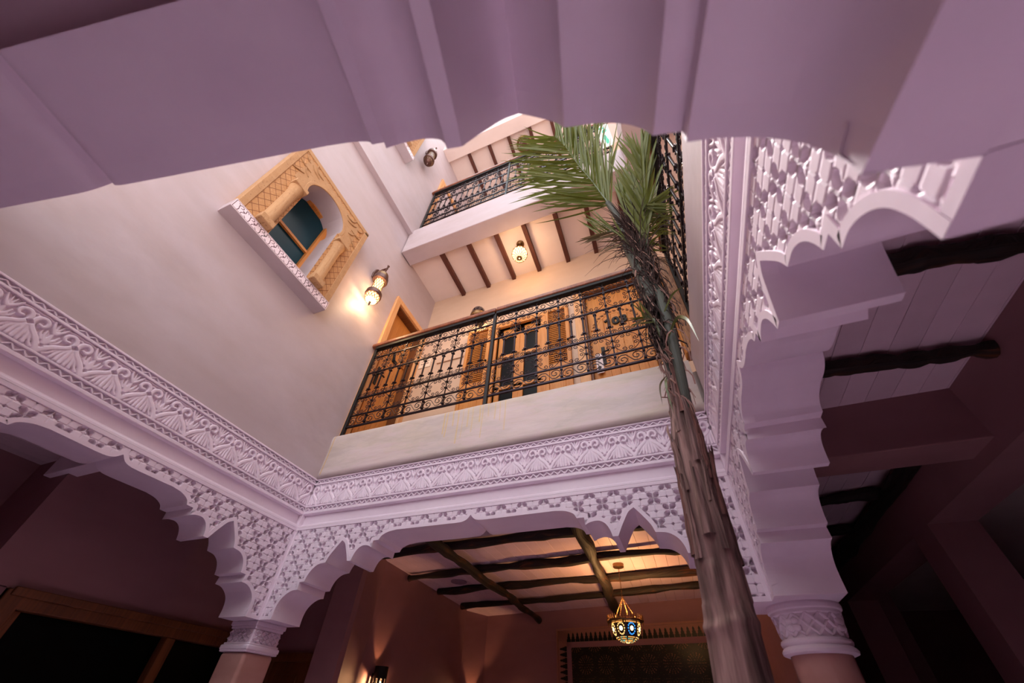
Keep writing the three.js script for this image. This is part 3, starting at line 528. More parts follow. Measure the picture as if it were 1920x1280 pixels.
function stoneWindow(label, y, z, out) {   // local x = -z of the place, y up, z out of the wall; origin at the sill's foot, middle
  const o = thing('window', label, 'window'); o.applyMatrix4(LEFT); o.position.set(-0.012 + out, y, z);
  const D = 0.128;
  const sill = mesh('sill', rbox(-0.466, 0, -0.02, 0.466, 0.1, D, 0.004), M.wall, o);
  { const g = new THREE.PlaneGeometry(0.925, 0.094); g.translate(0, 0.05, D + 0.0015); const f = new THREE.BoxGeometry(0.925, 0.094, 0.003).translate(0, 0.05, D + 0.0005); f.attributes.uv = f.attributes.uv; mesh('painted_band', f, std({ map: sillTex, roughness: 0.35 }), sill); }
  // stone face with a horseshoe opening
  const face = shapeOf([[-0.44, 0.1], [0.44, 0.1], [0.44, 1.31], [-0.44, 1.31]]), arc = new THREE.Path();
  arc.moveTo(-0.195, 0.102); arc.lineTo(0.195, 0.102); arc.lineTo(0.195, 0.86); arc.absarc(0, 0.945, 0.215, -0.4, Math.PI + 0.4, false); arc.lineTo(-0.195, 0.102); face.holes.push(arc);
  const fg = extrude(face, D + 0.2 - 0.012, 0); fg.translate(0, 0, -0.2); mesh('lining', crease(fg, 0.5), M.wall, o);
  const ff = extrude(face, 0.006, 0); ff.translate(0, 0, D - 0.0125); mesh('carved_face', ff, M.latticeStone, o);
  mesh('outer_rim', [rbox(-0.457, 0.1, 0, -0.405, 1.33, D, 0.005), rbox(0.405, 0.1, 0, 0.457, 1.33, D, 0.005), rbox(-0.457, 1.275, 0, 0.457, 1.33, D, 0.005)], M.stone, o);
  const hp = (r, e, rev) => { const p = []; for (let i = 0; i <= 30; i++) { const a = lerp(-e, Math.PI + e, i / 30); p.push([Math.cos(a) * r, 0.945 + Math.sin(a) * r]); } return rev ? p.reverse() : p; };
  const inner = shapeOf([...hp(0.243, 0.42), ...hp(0.213, 0.4, true)]);
  mesh('arch_moulding', extrude(inner, 0.012, 0.003), M.stone, o).position.z = D - 0.014;
  // carved leaves in the spandrels
  for (const s of [1, -1]) {
    const sp = []; for (const [x, yy, l, a] of [[0.2, 1.15, 0.12, 0.5], [0.24, 1.2, 0.1, 1.2], [0.28, 1.1, 0.12, 0.1], [0.31, 1.0, 0.12, -0.6], [0.27, 1.02, 0.1, 0.9], [0.33, 1.19, 0.08, 0.8], [0.17, 1.2, 0.08, 0.2]]) sp.push(tube([[s * x, yy, 0], [s * (x + Math.cos(a) * l * 0.5 + 0.01), yy + Math.sin(a) * l * 0.5 - 0.012, 0.004], [s * (x + Math.cos(a) * l), yy + Math.sin(a) * l, 0]], 0.006, 5));
    const panel = mesh('spandrel_panel', extrude(shapeOf([[s * 0.215, 0.86], [s * 0.345, 0.86], [s * 0.345, 1.25], [0.0, 1.25], [0.0, 1.19], [s * 0.1, 1.17], [s * 0.19, 1.09], [s * 0.235, 0.98]]), 0.007, 0), M.stone, o); panel.position.z = D - 0.012;
    const lf = mesh('leaf_carving', sp, M.stone, panel); lf.position.z = 0.007;
    const col = mesh('colonnette', crease(lathe([[0.001, 0.16], [0.05, 0.16], [0.052, 0.2], [0.046, 0.22], [0.045, 0.62], [0.048, 0.64], [0.046, 0.655], [0.058, 0.72], [0.06, 0.74], [0.001, 0.74]], 28), 0.5), M.stone, o); col.position.set(s * 0.265, 0, D + 0.0);
    mesh('plinth', rbox(-0.058, 0.105, -0.05, 0.058, 0.17, 0.058, 0.008), M.stone, col); mesh('abacus', rbox(-0.066, 0.735, -0.05, 0.066, 0.78, 0.066, 0.006), M.stone, col);
  }
  const wf = mesh('casement', [box(-0.24, 0.1, -0.18, -0.17, 1.2, -0.09), box(0.17, 0.1, -0.18, 0.24, 1.2, -0.09), box(-0.24, 1.14, -0.18, 0.24, 1.2, -0.09), box(-0.24, 0.1, -0.18, 0.24, 0.16, -0.09), box(-0.17, 0.6, -0.15, 0.17, 0.63, -0.11)], M.oak, o);
  mesh('pane', box(-0.18, 0.15, -0.14, 0.18, 1.15, -0.134), M.darkGlass, wf);
  return o;
}
stoneWindow('arched window with dark panes in a crosshatched sandstone frame on the left wall', 4.2, 1.152, 0);
stoneWindow('upper stone-framed window mostly hidden above, beside the unlit wall lantern', 7.6, 1.21, 0.067);

// ---------------------------------------------------------------- wall lanterns
function lantern(label, y, z, out, lit) {
  const o = thing('wall_lantern', label, 'lantern'); o.applyMatrix4(LEFT); o.position.set(-0.012 + out, y, z);
  const glow = lit ? std({ color: 0xffe0a8, emissive: new THREE.Color(1.0, 0.62, 0.26), emissiveIntensity: 3.2, roughness: 0.4 }) : phy({ color: 0xd8ccd0, roughness: 0.25, transmission: 0.5, thickness: 0 });
  const metal = lit ? M.bronze : M.bronze, ax = 0.125;
  const pl = mesh('back_plate', extrude(shapeOf([[-0.04, 0.5], [0.04, 0.5], [0.046, 0.58], [0.03, 0.66], [0, 0.7], [-0.03, 0.66], [-0.046, 0.58]]), 0.02, 0.004), metal, o);
  mesh('arm', [polyTube([[0, 0.64, 0.01], [0, 0.65, 0.08], [0, 0.645, 0.15]], 0.011, 6), polyTube([[0, 0.56, 0.01], [0, 0.575, 0.07], [0, 0.58, ax]], 0.009, 6), polyTube([[0, 0.69, 0.148], [0, 0.62, 0.14], [0, 0.53, ax]], 0.009, 6), new THREE.SphereGeometry(0.014, 10, 8).translate(0, 0.692, 0.148)], metal, o);
  const L = (n, pts, m, p) => { const q = mesh(n, crease(lathe(pts, 28), 0.5), m, p || o); if (!p) q.position.z = ax; return q; };
  L('dome', [[0.012, 0.56], [0.04, 0.55], [0.062, 0.52], [0.066, 0.5], [0.067, 0.46]], lit ? M.brass : metal);
  L('upper_ring', [[0.055, 0.47], [0.072, 0.465], [0.078, 0.45], [0.076, 0.42], [0.08, 0.405], [0.076, 0.39], [0.05, 0.385]], metal);
  L('glass_tube', [[0.05, 0.39], [0.047, 0.3], [0.047, 0.24], [0.05, 0.18]], glow);
  L('lower_ring', [[0.045, 0.19], [0.075, 0.185], [0.082, 0.17], [0.08, 0.145], [0.085, 0.13], [0.078, 0.115], [0.055, 0.11]], metal);
  const bowl = L('glass_bowl', [[0.07, 0.112], [0.068, 0.08], [0.055, 0.05], [0.032, 0.03], [0.012, 0.022], [0.001, 0.022]], lit ? glow : metal);
  L('finial', [[0.001, 0.024], [0.012, 0.018], [0.008, 0.008], [0.011, -0.004], [0.006, -0.018], [0.004, -0.035], [0.001, -0.04]], metal);
  const fil = []; for (let i = 0; i < 12; i++) { const a = i / 12 * 6.283; fil.push(polyTube([0, 1, 2, 3, 4].map((k) => { const t = k / 4, r = lerp(0.0495, 0.0515, t), aa = a + t * 1.05; return [Math.cos(aa) * r, lerp(0.19, 0.39, t), Math.sin(aa) * r]; }), 0.003, 4)); fil.push(polyTube([0, 1, 2, 3, 4].map((k) => { const t = k / 4, r = lerp(0.0495, 0.0515, t), aa = a - t * 1.05; return [Math.cos(aa) * r, lerp(0.19, 0.39, t), Math.sin(aa) * r]; }), 0.003, 4)); }
  const fm = mesh('filigree', fil, M.brass, o); fm.position.z = ax;
  const fb = []; for (let i = 0; i < 14; i++) for (const d of [1, -1]) { const a = i / 14 * 6.283; fb.push(polyTube([[0.072, 0.112], [0.07, 0.08], [0.057, 0.05]].map(([r, yy], k) => [Math.cos(a + d * k * 0.22) * r, yy, Math.sin(a + d * k * 0.22) * r]), 0.0035, 4)); }
  mesh('filigree', fb, M.brass, o).position.z = ax;
  if (lit) for (const [yy, I] of [[0.075, 0.62], [0.28, 0.3]]) { const l = new THREE.PointLight(new THREE.Color(1, 0.66, 0.34), I, 0, 2); l.position.set(-0.012 + out + ax, y + yy, z); l.castShadow = true; l.shadow.radius = 1.5; l.name = 'lantern_light'; scene.add(l); }
}
lantern('lit brass and glass lantern on the left wall beside the balcony', 4.77, 0.338, 0, true);
lantern('unlit dark metal lantern high on the left wall under the roof', 8.1, 0.53, 0.067, false);

// ---------------------------------------------------------------- doors, shutters and fittings of the first gallery
const arcPts = (cx, cy, r, a0, a1, n) => Array.from({ length: n + 1 }, (_, i) => { const a = lerp(a0, a1, i / n); return [cx + Math.cos(a) * r, cy + Math.sin(a) * r]; });
const vine = (() => {   // carved scrolls of the door arches
  return (r0, r1, n) => { const g = []; for (let i = 0; i < n; i++) { const a = Math.PI * (0.02 + 0.96 * (i + 0.5) / n), rm = (r0 + r1) / 2, w = (r1 - r0) * 0.36; for (const d of [1, -1]) g.push(polyTube(spiral(0, 0, w, 0.85, d > 0 ? 0.6 : 2.6, d, 7).map(([x, y]) => V3(Math.cos(a) * (rm + x * 0.8) - Math.sin(a) * (y + d * w * 0.35), Math.sin(a) * (rm + x * 0.8) + Math.cos(a) * (y + d * w * 0.35), 0)), 0.0045, 4)); } return merge(g); };
})();
function door(label, m, w, h, deep, digits, frame = 0.075) {   // local: origin at the foot of the left jamb's inner edge, opening w by h, z out of the wall
  const o = thing('door', label, 'door'); o.applyMatrix4(m);
  const f = mesh('frame', [rbox(-frame, 0, -0.02, 0, h + frame, 0.03, 0.006), rbox(w, 0, -0.02, w + frame, h + frame, 0.03, 0.006), rbox(-frame, h, -0.02, w + frame, h + frame, 0.032, 0.006)], M.oakPale, o);
  mesh('reveal', [box(0, 0, -deep, 0.022, h, 0.0), box(w - 0.022, 0, -deep, w, h, 0.0), box(0, h - 0.022, -deep, w, h, 0.0)], M.oakDark, f);
  const leaf = mesh('leaf', rbox(0.022, 0.01, -deep, w - 0.022, h - 0.022, -deep + 0.03, 0.004), M.oak, o), n = 5, pw = (w - 0.2) / n, cx = w / 2, cy = 1.44, r = (w - 0.2) / 2;
  for (let i = 0; i < n; i++) { const x0 = 0.1 + i * pw + 0.002, x1 = 0.1 + (i + 1) * pw - 0.002, top = (x) => cy + Math.sqrt(Math.max(0, r * r - (x - cx) ** 2)); const pts = [[x0, 0.12], [x1, 0.12]]; for (let k = 8; k >= 0; k--) { const x = lerp(x0, x1, k / 8); pts.push([x, top(x)]); } const p = mesh('plank', extrude(shapeOf(pts), 0.012, 0.002), M.oak, leaf); p.position.z = -deep + 0.029; }
  const ring = shapeOf([...arcPts(cx, cy, r + 0.055, 0, Math.PI, 24), ...arcPts(cx, cy, r - 0.012, Math.PI, 0, 24)]); const rg = mesh('arch_ring', extrude(ring, 0.016, 0.003), M.oak, leaf); rg.position.z = -deep + 0.028;
  const v = mesh('carving', vine(r, r + 0.05, 15), M.oakDark, leaf); v.position.set(cx, cy, -deep + 0.044);
  mesh('handle', [rbox(0.12, 0.9, -deep + 0.04, 0.155, 1.15, -deep + 0.05, 0.004), polyTube([[0.137, 1.04, -deep + 0.05], [0.137, 1.04, -deep + 0.085], [0.2, 1.04, -deep + 0.09]], 0.009, 8)], M.black, leaf);
  if (digits) { const g = new TextGeometry(digits, { font: FONT, size: 0.105, depth: 0.014, curveSegments: 8, bevelEnabled: true, bevelThickness: 0.004, bevelSize: 0.004, bevelSegments: 2 }); g.computeBoundingBox(); g.translate(-g.boundingBox.max.x / 2, 0, 0); const d = mesh('number', boxUV(g), M.black, leaf); d.position.set(cx, 1.45, -deep + 0.04); }
  else mesh('knocker', [lathe([[0.001, 0], [0.022, 0.004], [0.02, 0.016], [0.001, 0.02]], 12).rotateX(Math.PI / 2).translate(cx, 1.5, -deep + 0.04), tube([[cx, 1.5, -deep + 0.06], [cx - 0.005, 1.44, -deep + 0.065], [cx + 0.02, 1.39, -deep + 0.06]], 0.014, 8), rbox(cx + 0.0, 1.37, -deep + 0.04, cx + 0.08, 1.425, -deep + 0.056, 0.01)], M.black, leaf);
  return o;
}
const FONT = await new FontLoader().loadAsync('fonts/droid/droid_sans_bold.typeface.json');
const atZ = (x, y, z) => new THREE.Matrix4().makeTranslation(x, y, z);
door('honey-coloured wooden door with dark number 103 beside the right shutter', atZ(2.11, 3.34, GB), 0.62, 2.06, 0.1, '103', 0.1);
{ const m = LEFT.clone().multiply(atZ(0.112, 3.32, 0.001)); door('wooden arched door in the left wall at the end of the balcony', m, 0.52, 2.08, 0.12, '', 0.075); }
{ const m = LEFT.clone().multiply(atZ(0.0, 6.62, 0.067)); door('upper wooden door whose frame corner peeks above the top railing', m, 0.5, 2.08, 0.12, '', 0.085); }
function shutter(label, x0, y0, y1, w) {
  const o = thing('shutter', label, 'shutter', [x0, y0, GB + 0.012]), h = y1 - y0, s = 0.04;
  mesh('frame', [rbox(0, 0, 0, s, h, 0.035, 0.004), rbox(w - s, 0, 0, w, h, 0.035, 0.004), rbox(0, h - s, 0, w, h, 0.034, 0.004), rbox(0, 0, 0, w, s * 1.2, 0.034, 0.004), rbox(0, h * 0.4, 0, w, h * 0.4 + s * 1.3, 0.034, 0.004)], M.oak, o);
  mesh('gap_shade_board', box(s - 0.005, h * 0.4, 0.001, w - s + 0.005, h - s + 0.005, 0.006), M.oakDark, o);  // board added behind the slats, dark to stand for shade in the gaps
  const sl = box(s, -0.011, -0.004, w - s, 0.011, 0.004).rotateX(-0.5), n = Math.floor((h * 0.6 - s * 2.3) / 0.03), y = h * 0.4 + s * 1.3 + 0.018;
  for (let i = 0; i < n; i++) { const q = mesh('slat', sl, M.oak, o); q.position.set(0, y + i * 0.03, 0.02); }
  mesh('panel', [rbox(s, s, 0.008, w - s, h * 0.4 + 0.01, 0.024, 0.003), rbox(s + 0.03, s + 0.04, 0.01, w - s - 0.03, h * 0.4 - 0.03, 0.032, 0.006)], M.oak, o);
  mesh('knob', new THREE.SphereGeometry(0.013, 12, 8).translate(w - s / 2, h * 0.62, 0.046), M.black, o);
  return o;
}
shutter('open louvred wooden shutter on the left of the balcony window', 0.70, 3.62, 5.22, 0.31);
shutter('open louvred wooden shutter between the balcony window and the numbered door', 1.675, 3.62, 5.22, 0.27);
{
  const o = thing('window', 'tall wooden double casement with dark panes behind the balcony railing', 'window', [1.09, 3.34, GB]), w = 0.53, h = 1.82;
  mesh('frame', [rbox(-0.07, 0, -0.04, 0, h + 0.07, 0.025, 0.005), rbox(w, 0, -0.04, w + 0.055, h + 0.07, 0.025, 0.005), rbox(-0.07, h, -0.04, w + 0.055, h + 0.08, 0.03, 0.005)], M.oak, o);
  for (const x of [0, w / 2]) {
    const c = mesh('casement', [rbox(x, 0, -0.07, x + 0.055, h, -0.03, 0.004), rbox(x + w / 2 - 0.055, 0, -0.07, x + w / 2, h, -0.03, 0.004), rbox(x, h - 0.09, -0.07, x + w / 2, h, -0.03, 0.004), rbox(x, 0.0, -0.07, x + w / 2, 0.12, -0.03, 0.004), rbox(x, 1.33, -0.068, x + w / 2, 1.38, -0.03, 0.004), rbox(x, 0.86, -0.068, x + w / 2, 0.9, -0.03, 0.004)], M.oak, o);
    const gl = box(x + 0.05, 0.1, -0.055, x + w / 2 - 0.05, h - 0.08, -0.05); mesh('pane', gl, M.blackGlass, c);
    mesh('arched_head', extrude(shapeOf([[x + 0.05, h - 0.085], [x + w / 2 - 0.05, h - 0.085], [x + w / 2 - 0.05, h - 0.2], ...arcPts(x + w / 4, h - 0.2, w / 4 - 0.055, 0, Math.PI, 10), [x + 0.05, h - 0.2]]), 0.02, 0.002), M.oak, c).position.z = -0.06;
  }
}
{
  const o = thing('globe_lamp', 'lit pierced brass globe lamp under the first gallery ceiling', 'lamp', [1.475, 5.985, -0.29]);
  mesh('globe', new THREE.SphereGeometry(0.092, 32, 20), std({ color: 0xffe0b0, emissive: new THREE.Color(1, 0.66, 0.3), emissiveIntensity: 4.0, roughness: 0.4 }), o);
  const fil = []; for (let i = 0; i < 16; i++) for (const d of [1, -1]) { const p = []; for (let k = 0; k <= 10; k++) { const th = lerp(0.15, Math.PI - 0.1, k / 10), a = i / 16 * 6.283 + d * k * 0.16; p.push([Math.sin(th) * Math.cos(a) * 0.097, Math.cos(th) * 0.097, Math.sin(th) * Math.sin(a) * 0.097]); } fil.push(polyTube(p, 0.0035, 4)); }
  mesh('filigree', fil, M.brass, o); mesh('stem', [lathe([[0.03, 0.085], [0.034, 0.1], [0.02, 0.115], [0.008, 0.12], [0.008, 0.24], [0.05, 0.242], [0.05, 0.256]], 20)], M.brass, o);
  const l = new THREE.PointLight(new THREE.Color(1, 0.64, 0.34), 0.9, 0, 2); l.position.set(1.475, 5.985, -0.29); l.castShadow = true; l.shadow.radius = 4; l.name = 'globe_light'; scene.add(l);
}
{
  const o = thing('ceiling_lamp', 'unlit brass ceiling lamp between joists under the roof', 'lamp', [1.515, 9.45, -0.1]);
  mesh('ring', new THREE.TorusGeometry(0.125, 0.02, 8, 36).rotateX(Math.PI / 2), M.brass, o); mesh('cup', crease(lathe([[0.001, -0.1], [0.06, -0.1], [0.09, -0.06], [0.095, 0.0], [0.09, 0.05], [0.07, 0.08], [0.001, 0.08]], 28), 0.5), M.bronze, o);
  mesh('stem', lathe([[0.012, 0.08], [0.012, 0.18], [0.05, 0.19], [0.05, 0.21]], 16), M.brass, o);
  const b = []; for (let i = 0; i < 24; i++) { const a = i / 24 * 6.283; b.push(polyTube([[Math.cos(a) * 0.09, 0, Math.sin(a) * 0.09], [Math.cos(a) * 0.125, 0, Math.sin(a) * 0.125]], 0.004, 4)); } mesh('spokes', b, M.brass, o);
}
{
  const o = thing('wall_sconce', 'dark glazed dome sconce just above the handrail on the gallery wall', 'lamp', [0.83, 5.44, GB]);
  mesh('dome', crease(lathe([[0.098, -0.02], [0.095, 0.03], [0.08, 0.075], [0.05, 0.1], [0.001, 0.108]], 28), 0.5), phy({ color: 0x14101c, roughness: 0.12, clearcoat: 1 }), o).position.z = 0.1;
  mesh('collar', lathe([[0.1, -0.02], [0.102, -0.06], [0.09, -0.07]], 24), M.brass, o).position.z = 0.1; mesh('bracket', [rbox(-0.03, -0.1, 0, 0.03, 0.0, 0.1, 0.006), new THREE.SphereGeometry(0.018, 10, 8).translate(-0.1, -0.05, 0.08)], M.black, o);
  const l = new THREE.PointLight(new THREE.Color(1, 0.66, 0.36), 0.35, 0, 2); l.position.set(0.83, 5.34, GB + 0.1); l.castShadow = true; l.shadow.radius = 2; l.name = 'sconce_light'; scene.add(l);
  mesh('bulb', new THREE.SphereGeometry(0.03, 14, 10).translate(0, -0.1, 0.1), std({ color: 0xffe0b0, emissive: new THREE.Color(1, 0.66, 0.36), emissiveIntensity: 2 }), o);
}
{
  const cv = document.createElement('canvas'); cv.width = 300; cv.height = 260; const c = cv.getContext('2d'); c.fillStyle = '#e6d2bc'; c.fillRect(0, 0, 300, 260); c.strokeStyle = '#6a3a34'; c.lineCap = 'round'; c.lineWidth = 9;
  for (const [y, n, h] of [[70, 6, 26], [150, 8, 34]]) { c.beginPath(); c.moveTo(50, y); for (let i = 0; i < n; i++) { const x = 50 + i * 200 / n; c.bezierCurveTo(x + 6, y - h * (i % 3 ? 0.7 : 1.5), x + 18, y - h * 0.8, x + 14, y); c.lineTo(x + 200 / n, y - (i & 1) * 6); } c.stroke(); }
  c.lineWidth = 4; c.strokeRect(8, 8, 284, 244);
  const t = new THREE.CanvasTexture(cv); t.colorSpace = THREE.SRGBColorSpace;
  const o = mesh('door_sign', new THREE.BoxGeometry(0.17, 0.15, 0.008).translate(0, 0, 0.004), std({ map: t, roughness: 0.5 })); o.position.set(0.12, 4.9, GB); tag(o, 'small cream sign with two lines of script beside the left door', 'sign');
  const dh = document.createElement('canvas'); dh.width = 120; dh.height = 440; const d = dh.getContext('2d'); d.fillStyle = '#e8d8d8'; d.fillRect(0, 0, 120, 440); d.fillStyle = '#2a1c22'; d.beginPath(); d.ellipse(50, 330, 30, 45, 0.4, 0, 7); d.fill(); d.beginPath(); d.ellipse(60, 120, 34, 24, -0.5, 0, 7); d.fill(); d.fillRect(20, 200, 70, 12); d.fillRect(30, 226, 60, 10);
  const dt = new THREE.CanvasTexture(dh); dt.colorSpace = THREE.SRGBColorSpace; const q = mesh('door_hanger', rbox(-0.033, -0.13, 0, 0.033, 0.13, 0.004, 0.0015, 1), std({ color: 0xe8d8d8, roughness: 0.6 })); q.position.set(2.2, 4.25, GB - 0.035); tag(q, 'white card with dark marks hanging on the numbered door', 'card');
  const pr = mesh('print', new THREE.PlaneGeometry(0.06, 0.25).translate(0, 0, 0.0046), std({ map: dt, roughness: 0.6 }), q); pr.name = 'print';
}
{ // sign at the upper gallery's corner
  const cv = document.createElement('canvas'); cv.width = 160; cv.height = 420; const c = cv.getContext('2d'); c.fillStyle = '#f2f6f2'; c.fillRect(0, 0, 160, 420); c.fillStyle = '#3fae8c'; for (const [x, y, a, b, r] of [[60, 60, 40, 26, 0.3], [90, 130, 34, 40, 0.8], [70, 250, 30, 60, -0.2], [90, 330, 24, 50, 0.1]]) { c.beginPath(); c.ellipse(x, y, a, b, r, 0, 7); c.fill(); }
  const t = new THREE.CanvasTexture(cv); t.colorSpace = THREE.SRGBColorSpace; const o = thing('banner', 'white banner with green marks at the right end of the upper railing', 'banner', [2.76, 6.726, 0.155]);
  mesh('cloth', new THREE.BoxGeometry(0.14, 0.85, 0.006).translate(0, 0.68, 0), std({ map: t, roughness: 0.7 }), o); mesh('pole', [rbox(-0.09, 1.105, -0.01, 0.09, 1.13, 0.012, 0.004), rbox(-0.085, 0, -0.01, -0.07, 1.12, 0.005, 0.003)], M.oakDark, o);
}
// more doors glimpsed through the right gallery's railing
{ const m = side(3.6, 0.2, 0, 1).multiply(atZ(0, 3.32, 0)); door('honey wooden door on the right gallery glimpsed between the railing bars', m, 0.62, 1.75, 0.06, '', 0.09); }
{ const m = side(3.6, 1.3, 0, 1).multiply(atZ(0, 3.32, 0)); door('second wooden door on the right gallery, nearer the viewer', m, 0.62, 1.75, 0.06, '', 0.09); }

// ---------------------------------------------------------------- the dim room beyond the far arch
const pendant = thing('pendant_lantern', 'lit mosaic glass lantern hanging on chains from the boarded ceiling', 'lantern', [1.99, 2.1, -1.875]);
{
  const cols = [[0.02, 0.012], [0.05, 0.018], [0.085, 0.04], [0.108, 0.075], [0.118, 0.12], [0.118, 0.155]];
  const amber = std({ color: 0xffc070, emissive: new THREE.Color(1.0, 0.48, 0.11), emissiveIntensity: 0.8, roughness: 0.4 }), pale = std({ color: 0xffe0a0, emissive: new THREE.Color(1.0, 0.62, 0.2), emissiveIntensity: 1.25, roughness: 0.4 }), blue = std({ color: 0x2070d0, emissive: new THREE.Color(0.04, 0.32, 0.9), emissiveIntensity: 1.4, roughness: 0.4 }), eyeM = std({ color: 0xffe8c0, emissive: new THREE.Color(1.0, 0.78, 0.4), emissiveIntensity: 3.0, roughness: 0.4 }), teal = std({ color: 0x40a090, emissive: new THREE.Color(0.25, 0.55, 0.4), emissiveIntensity: 0.9, roughness: 0.4 });
  const bowl = mesh('bowl', lathe(cols.map(([r, y]) => [r * 0.97, y]), 24), std({ color: 0x2a1408, roughness: 0.6 }), pendant);
  const at = (a, t) => { const k = t * (cols.length - 1), i = Math.min(Math.floor(k), cols.length - 2), r = lerp(cols[i][0], cols[i + 1][0], k - i), y = lerp(cols[i][1], cols[i + 1][1], k - i); return V3(Math.cos(a) * r, y, Math.sin(a) * r); };
  const chip = (a, t, w, h) => { const p = at(a, t), q = at(a, clamp(t + 0.05)), n = V3(Math.cos(a), -0.45, Math.sin(a)).normalize(), up = q.sub(p).normalize(), x = up.clone().cross(n).normalize(); const g = new THREE.SphereGeometry(1, 8, 6); g.scale(w, h, 0.003); g.applyMatrix4(new THREE.Matrix4().makeBasis(x, up, n.copy(x).cross(up)).setPosition(p)); return boxUV(g); };
  for (let s = 0; s < 8; s++) {   // eight panes, each with a sunflower of glass chips
    const a0 = s / 8 * 6.283 + 0.25, petals = [], eye = [chip(a0, 0.72, 0.015, 0.018)], small = [], tl = [];
    for (let i = 0; i < 14; i++) { const th = i / 14 * 6.283; petals.push(chip(a0 + Math.cos(th) * 0.255, 0.72 + Math.sin(th) * 0.2, 0.0046, 0.0066)); }
    for (let r = 0; r < 5; r++) for (let i = -2; i <= 2; i++) (rnd() < 0.25 ? tl : small).push(chip(a0 + i * (0.15 - r * 0.004) + (r & 1) * 0.05, 0.06 + r * 0.09, 0.0052, 0.005));
    for (let i = -3; i <= 3; i++) small.push(chip(a0 + i * 0.11, 0.97, 0.005, 0.005));
    mesh('glass_petals', petals, s === 1 || s === 5 ? blue : pale, bowl); mesh('glass_eye', eye, eyeM, bowl); mesh('glass_chips', small, amber, bowl); if (tl.length) mesh('glass_chips', tl, teal, bowl);
    mesh('rib', polyTube([0, 1, 2, 3, 4, 5, 6].map((k) => at(a0 + 0.39, k / 6).multiplyScalar(1.01)), 0.004, 5), M.bronze, bowl);
  }
  mesh('rim', [lathe([[0.115, 0.155], [0.15, 0.16], [0.155, 0.17], [0.15, 0.178], [0.11, 0.175]], 8)], M.brass, pendant);
  const mer = []; for (let i = 0; i < 40; i++) { const a = i / 40 * 6.283; const g = new THREE.CylinderGeometry(0.003, 0.007, 0.035, 6).translate(0, 0.194, 0); g.translate(Math.cos(a) * 0.148, 0, Math.sin(a) * 0.148); mer.push(g); } for (let i = 0; i < 8; i++) { const a = i / 8 * 6.283; mer.push(new THREE.ConeGeometry(0.006, 0.035, 6).rotateX(Math.PI).translate(Math.cos(a) * 0.145, 0.14, Math.sin(a) * 0.145)); }
  mesh('crest', mer, M.brass, pendant);
  const link = new THREE.TorusGeometry(0.0055, 0.0016, 5, 8); const chain = (a, b) => { const A = V3(...a), B = V3(...b), n = Math.round(A.distanceTo(B) / 0.0105), g = []; const q = new THREE.Quaternion().setFromUnitVectors(V3(0, 1, 0), B.clone().sub(A).normalize()); for (let i = 0; i <= n; i++) { const l = link.clone(); if (i & 1) l.rotateY(Math.PI / 2); l.scale(0.8, 1.25, 0.8); l.applyQuaternion(q); const p = A.clone().lerp(B, i / n); l.translate(p.x, p.y, p.z); g.push(l); } return merge(g); };
  for (let i = 0; i < 4; i++) { const a = i * Math.PI / 2 + 0.3; mesh('chain', chain([Math.cos(a) * 0.1, 0.185, Math.sin(a) * 0.1], [0, 0.36, 0]), M.brass, pendant); }
  mesh('chain', chain([0, 0.36, 0], [0, 0.62, 0]), M.brass, pendant); mesh('canopy', crease(lathe([[0.001, 0.61], [0.045, 0.612], [0.05, 0.618], [0.05, 0.645], [0.001, 0.646]], 24), 0.5), M.brass, pendant);
  const l = new THREE.PointLight(new THREE.Color(1, 0.5, 0.18), 2.4, 0, 2); l.position.set(1.99, 2.26, -1.875); l.castShadow = true; l.shadow.radius = 2; l.name = 'pendant_light'; scene.add(l);
}
{ const o = thing('ceiling_speaker', 'round grey speaker grille set in the far room ceiling', 'speaker', [0.2, GC, -2.09]); mesh('grille', lathe([[0.001, -0.006], [0.075, -0.006], [0.08, -0.012], [0.088, -0.01], [0.09, 0.001]], 32), std({ color: 0x8a7080, roughness: 0.7 }), o); }
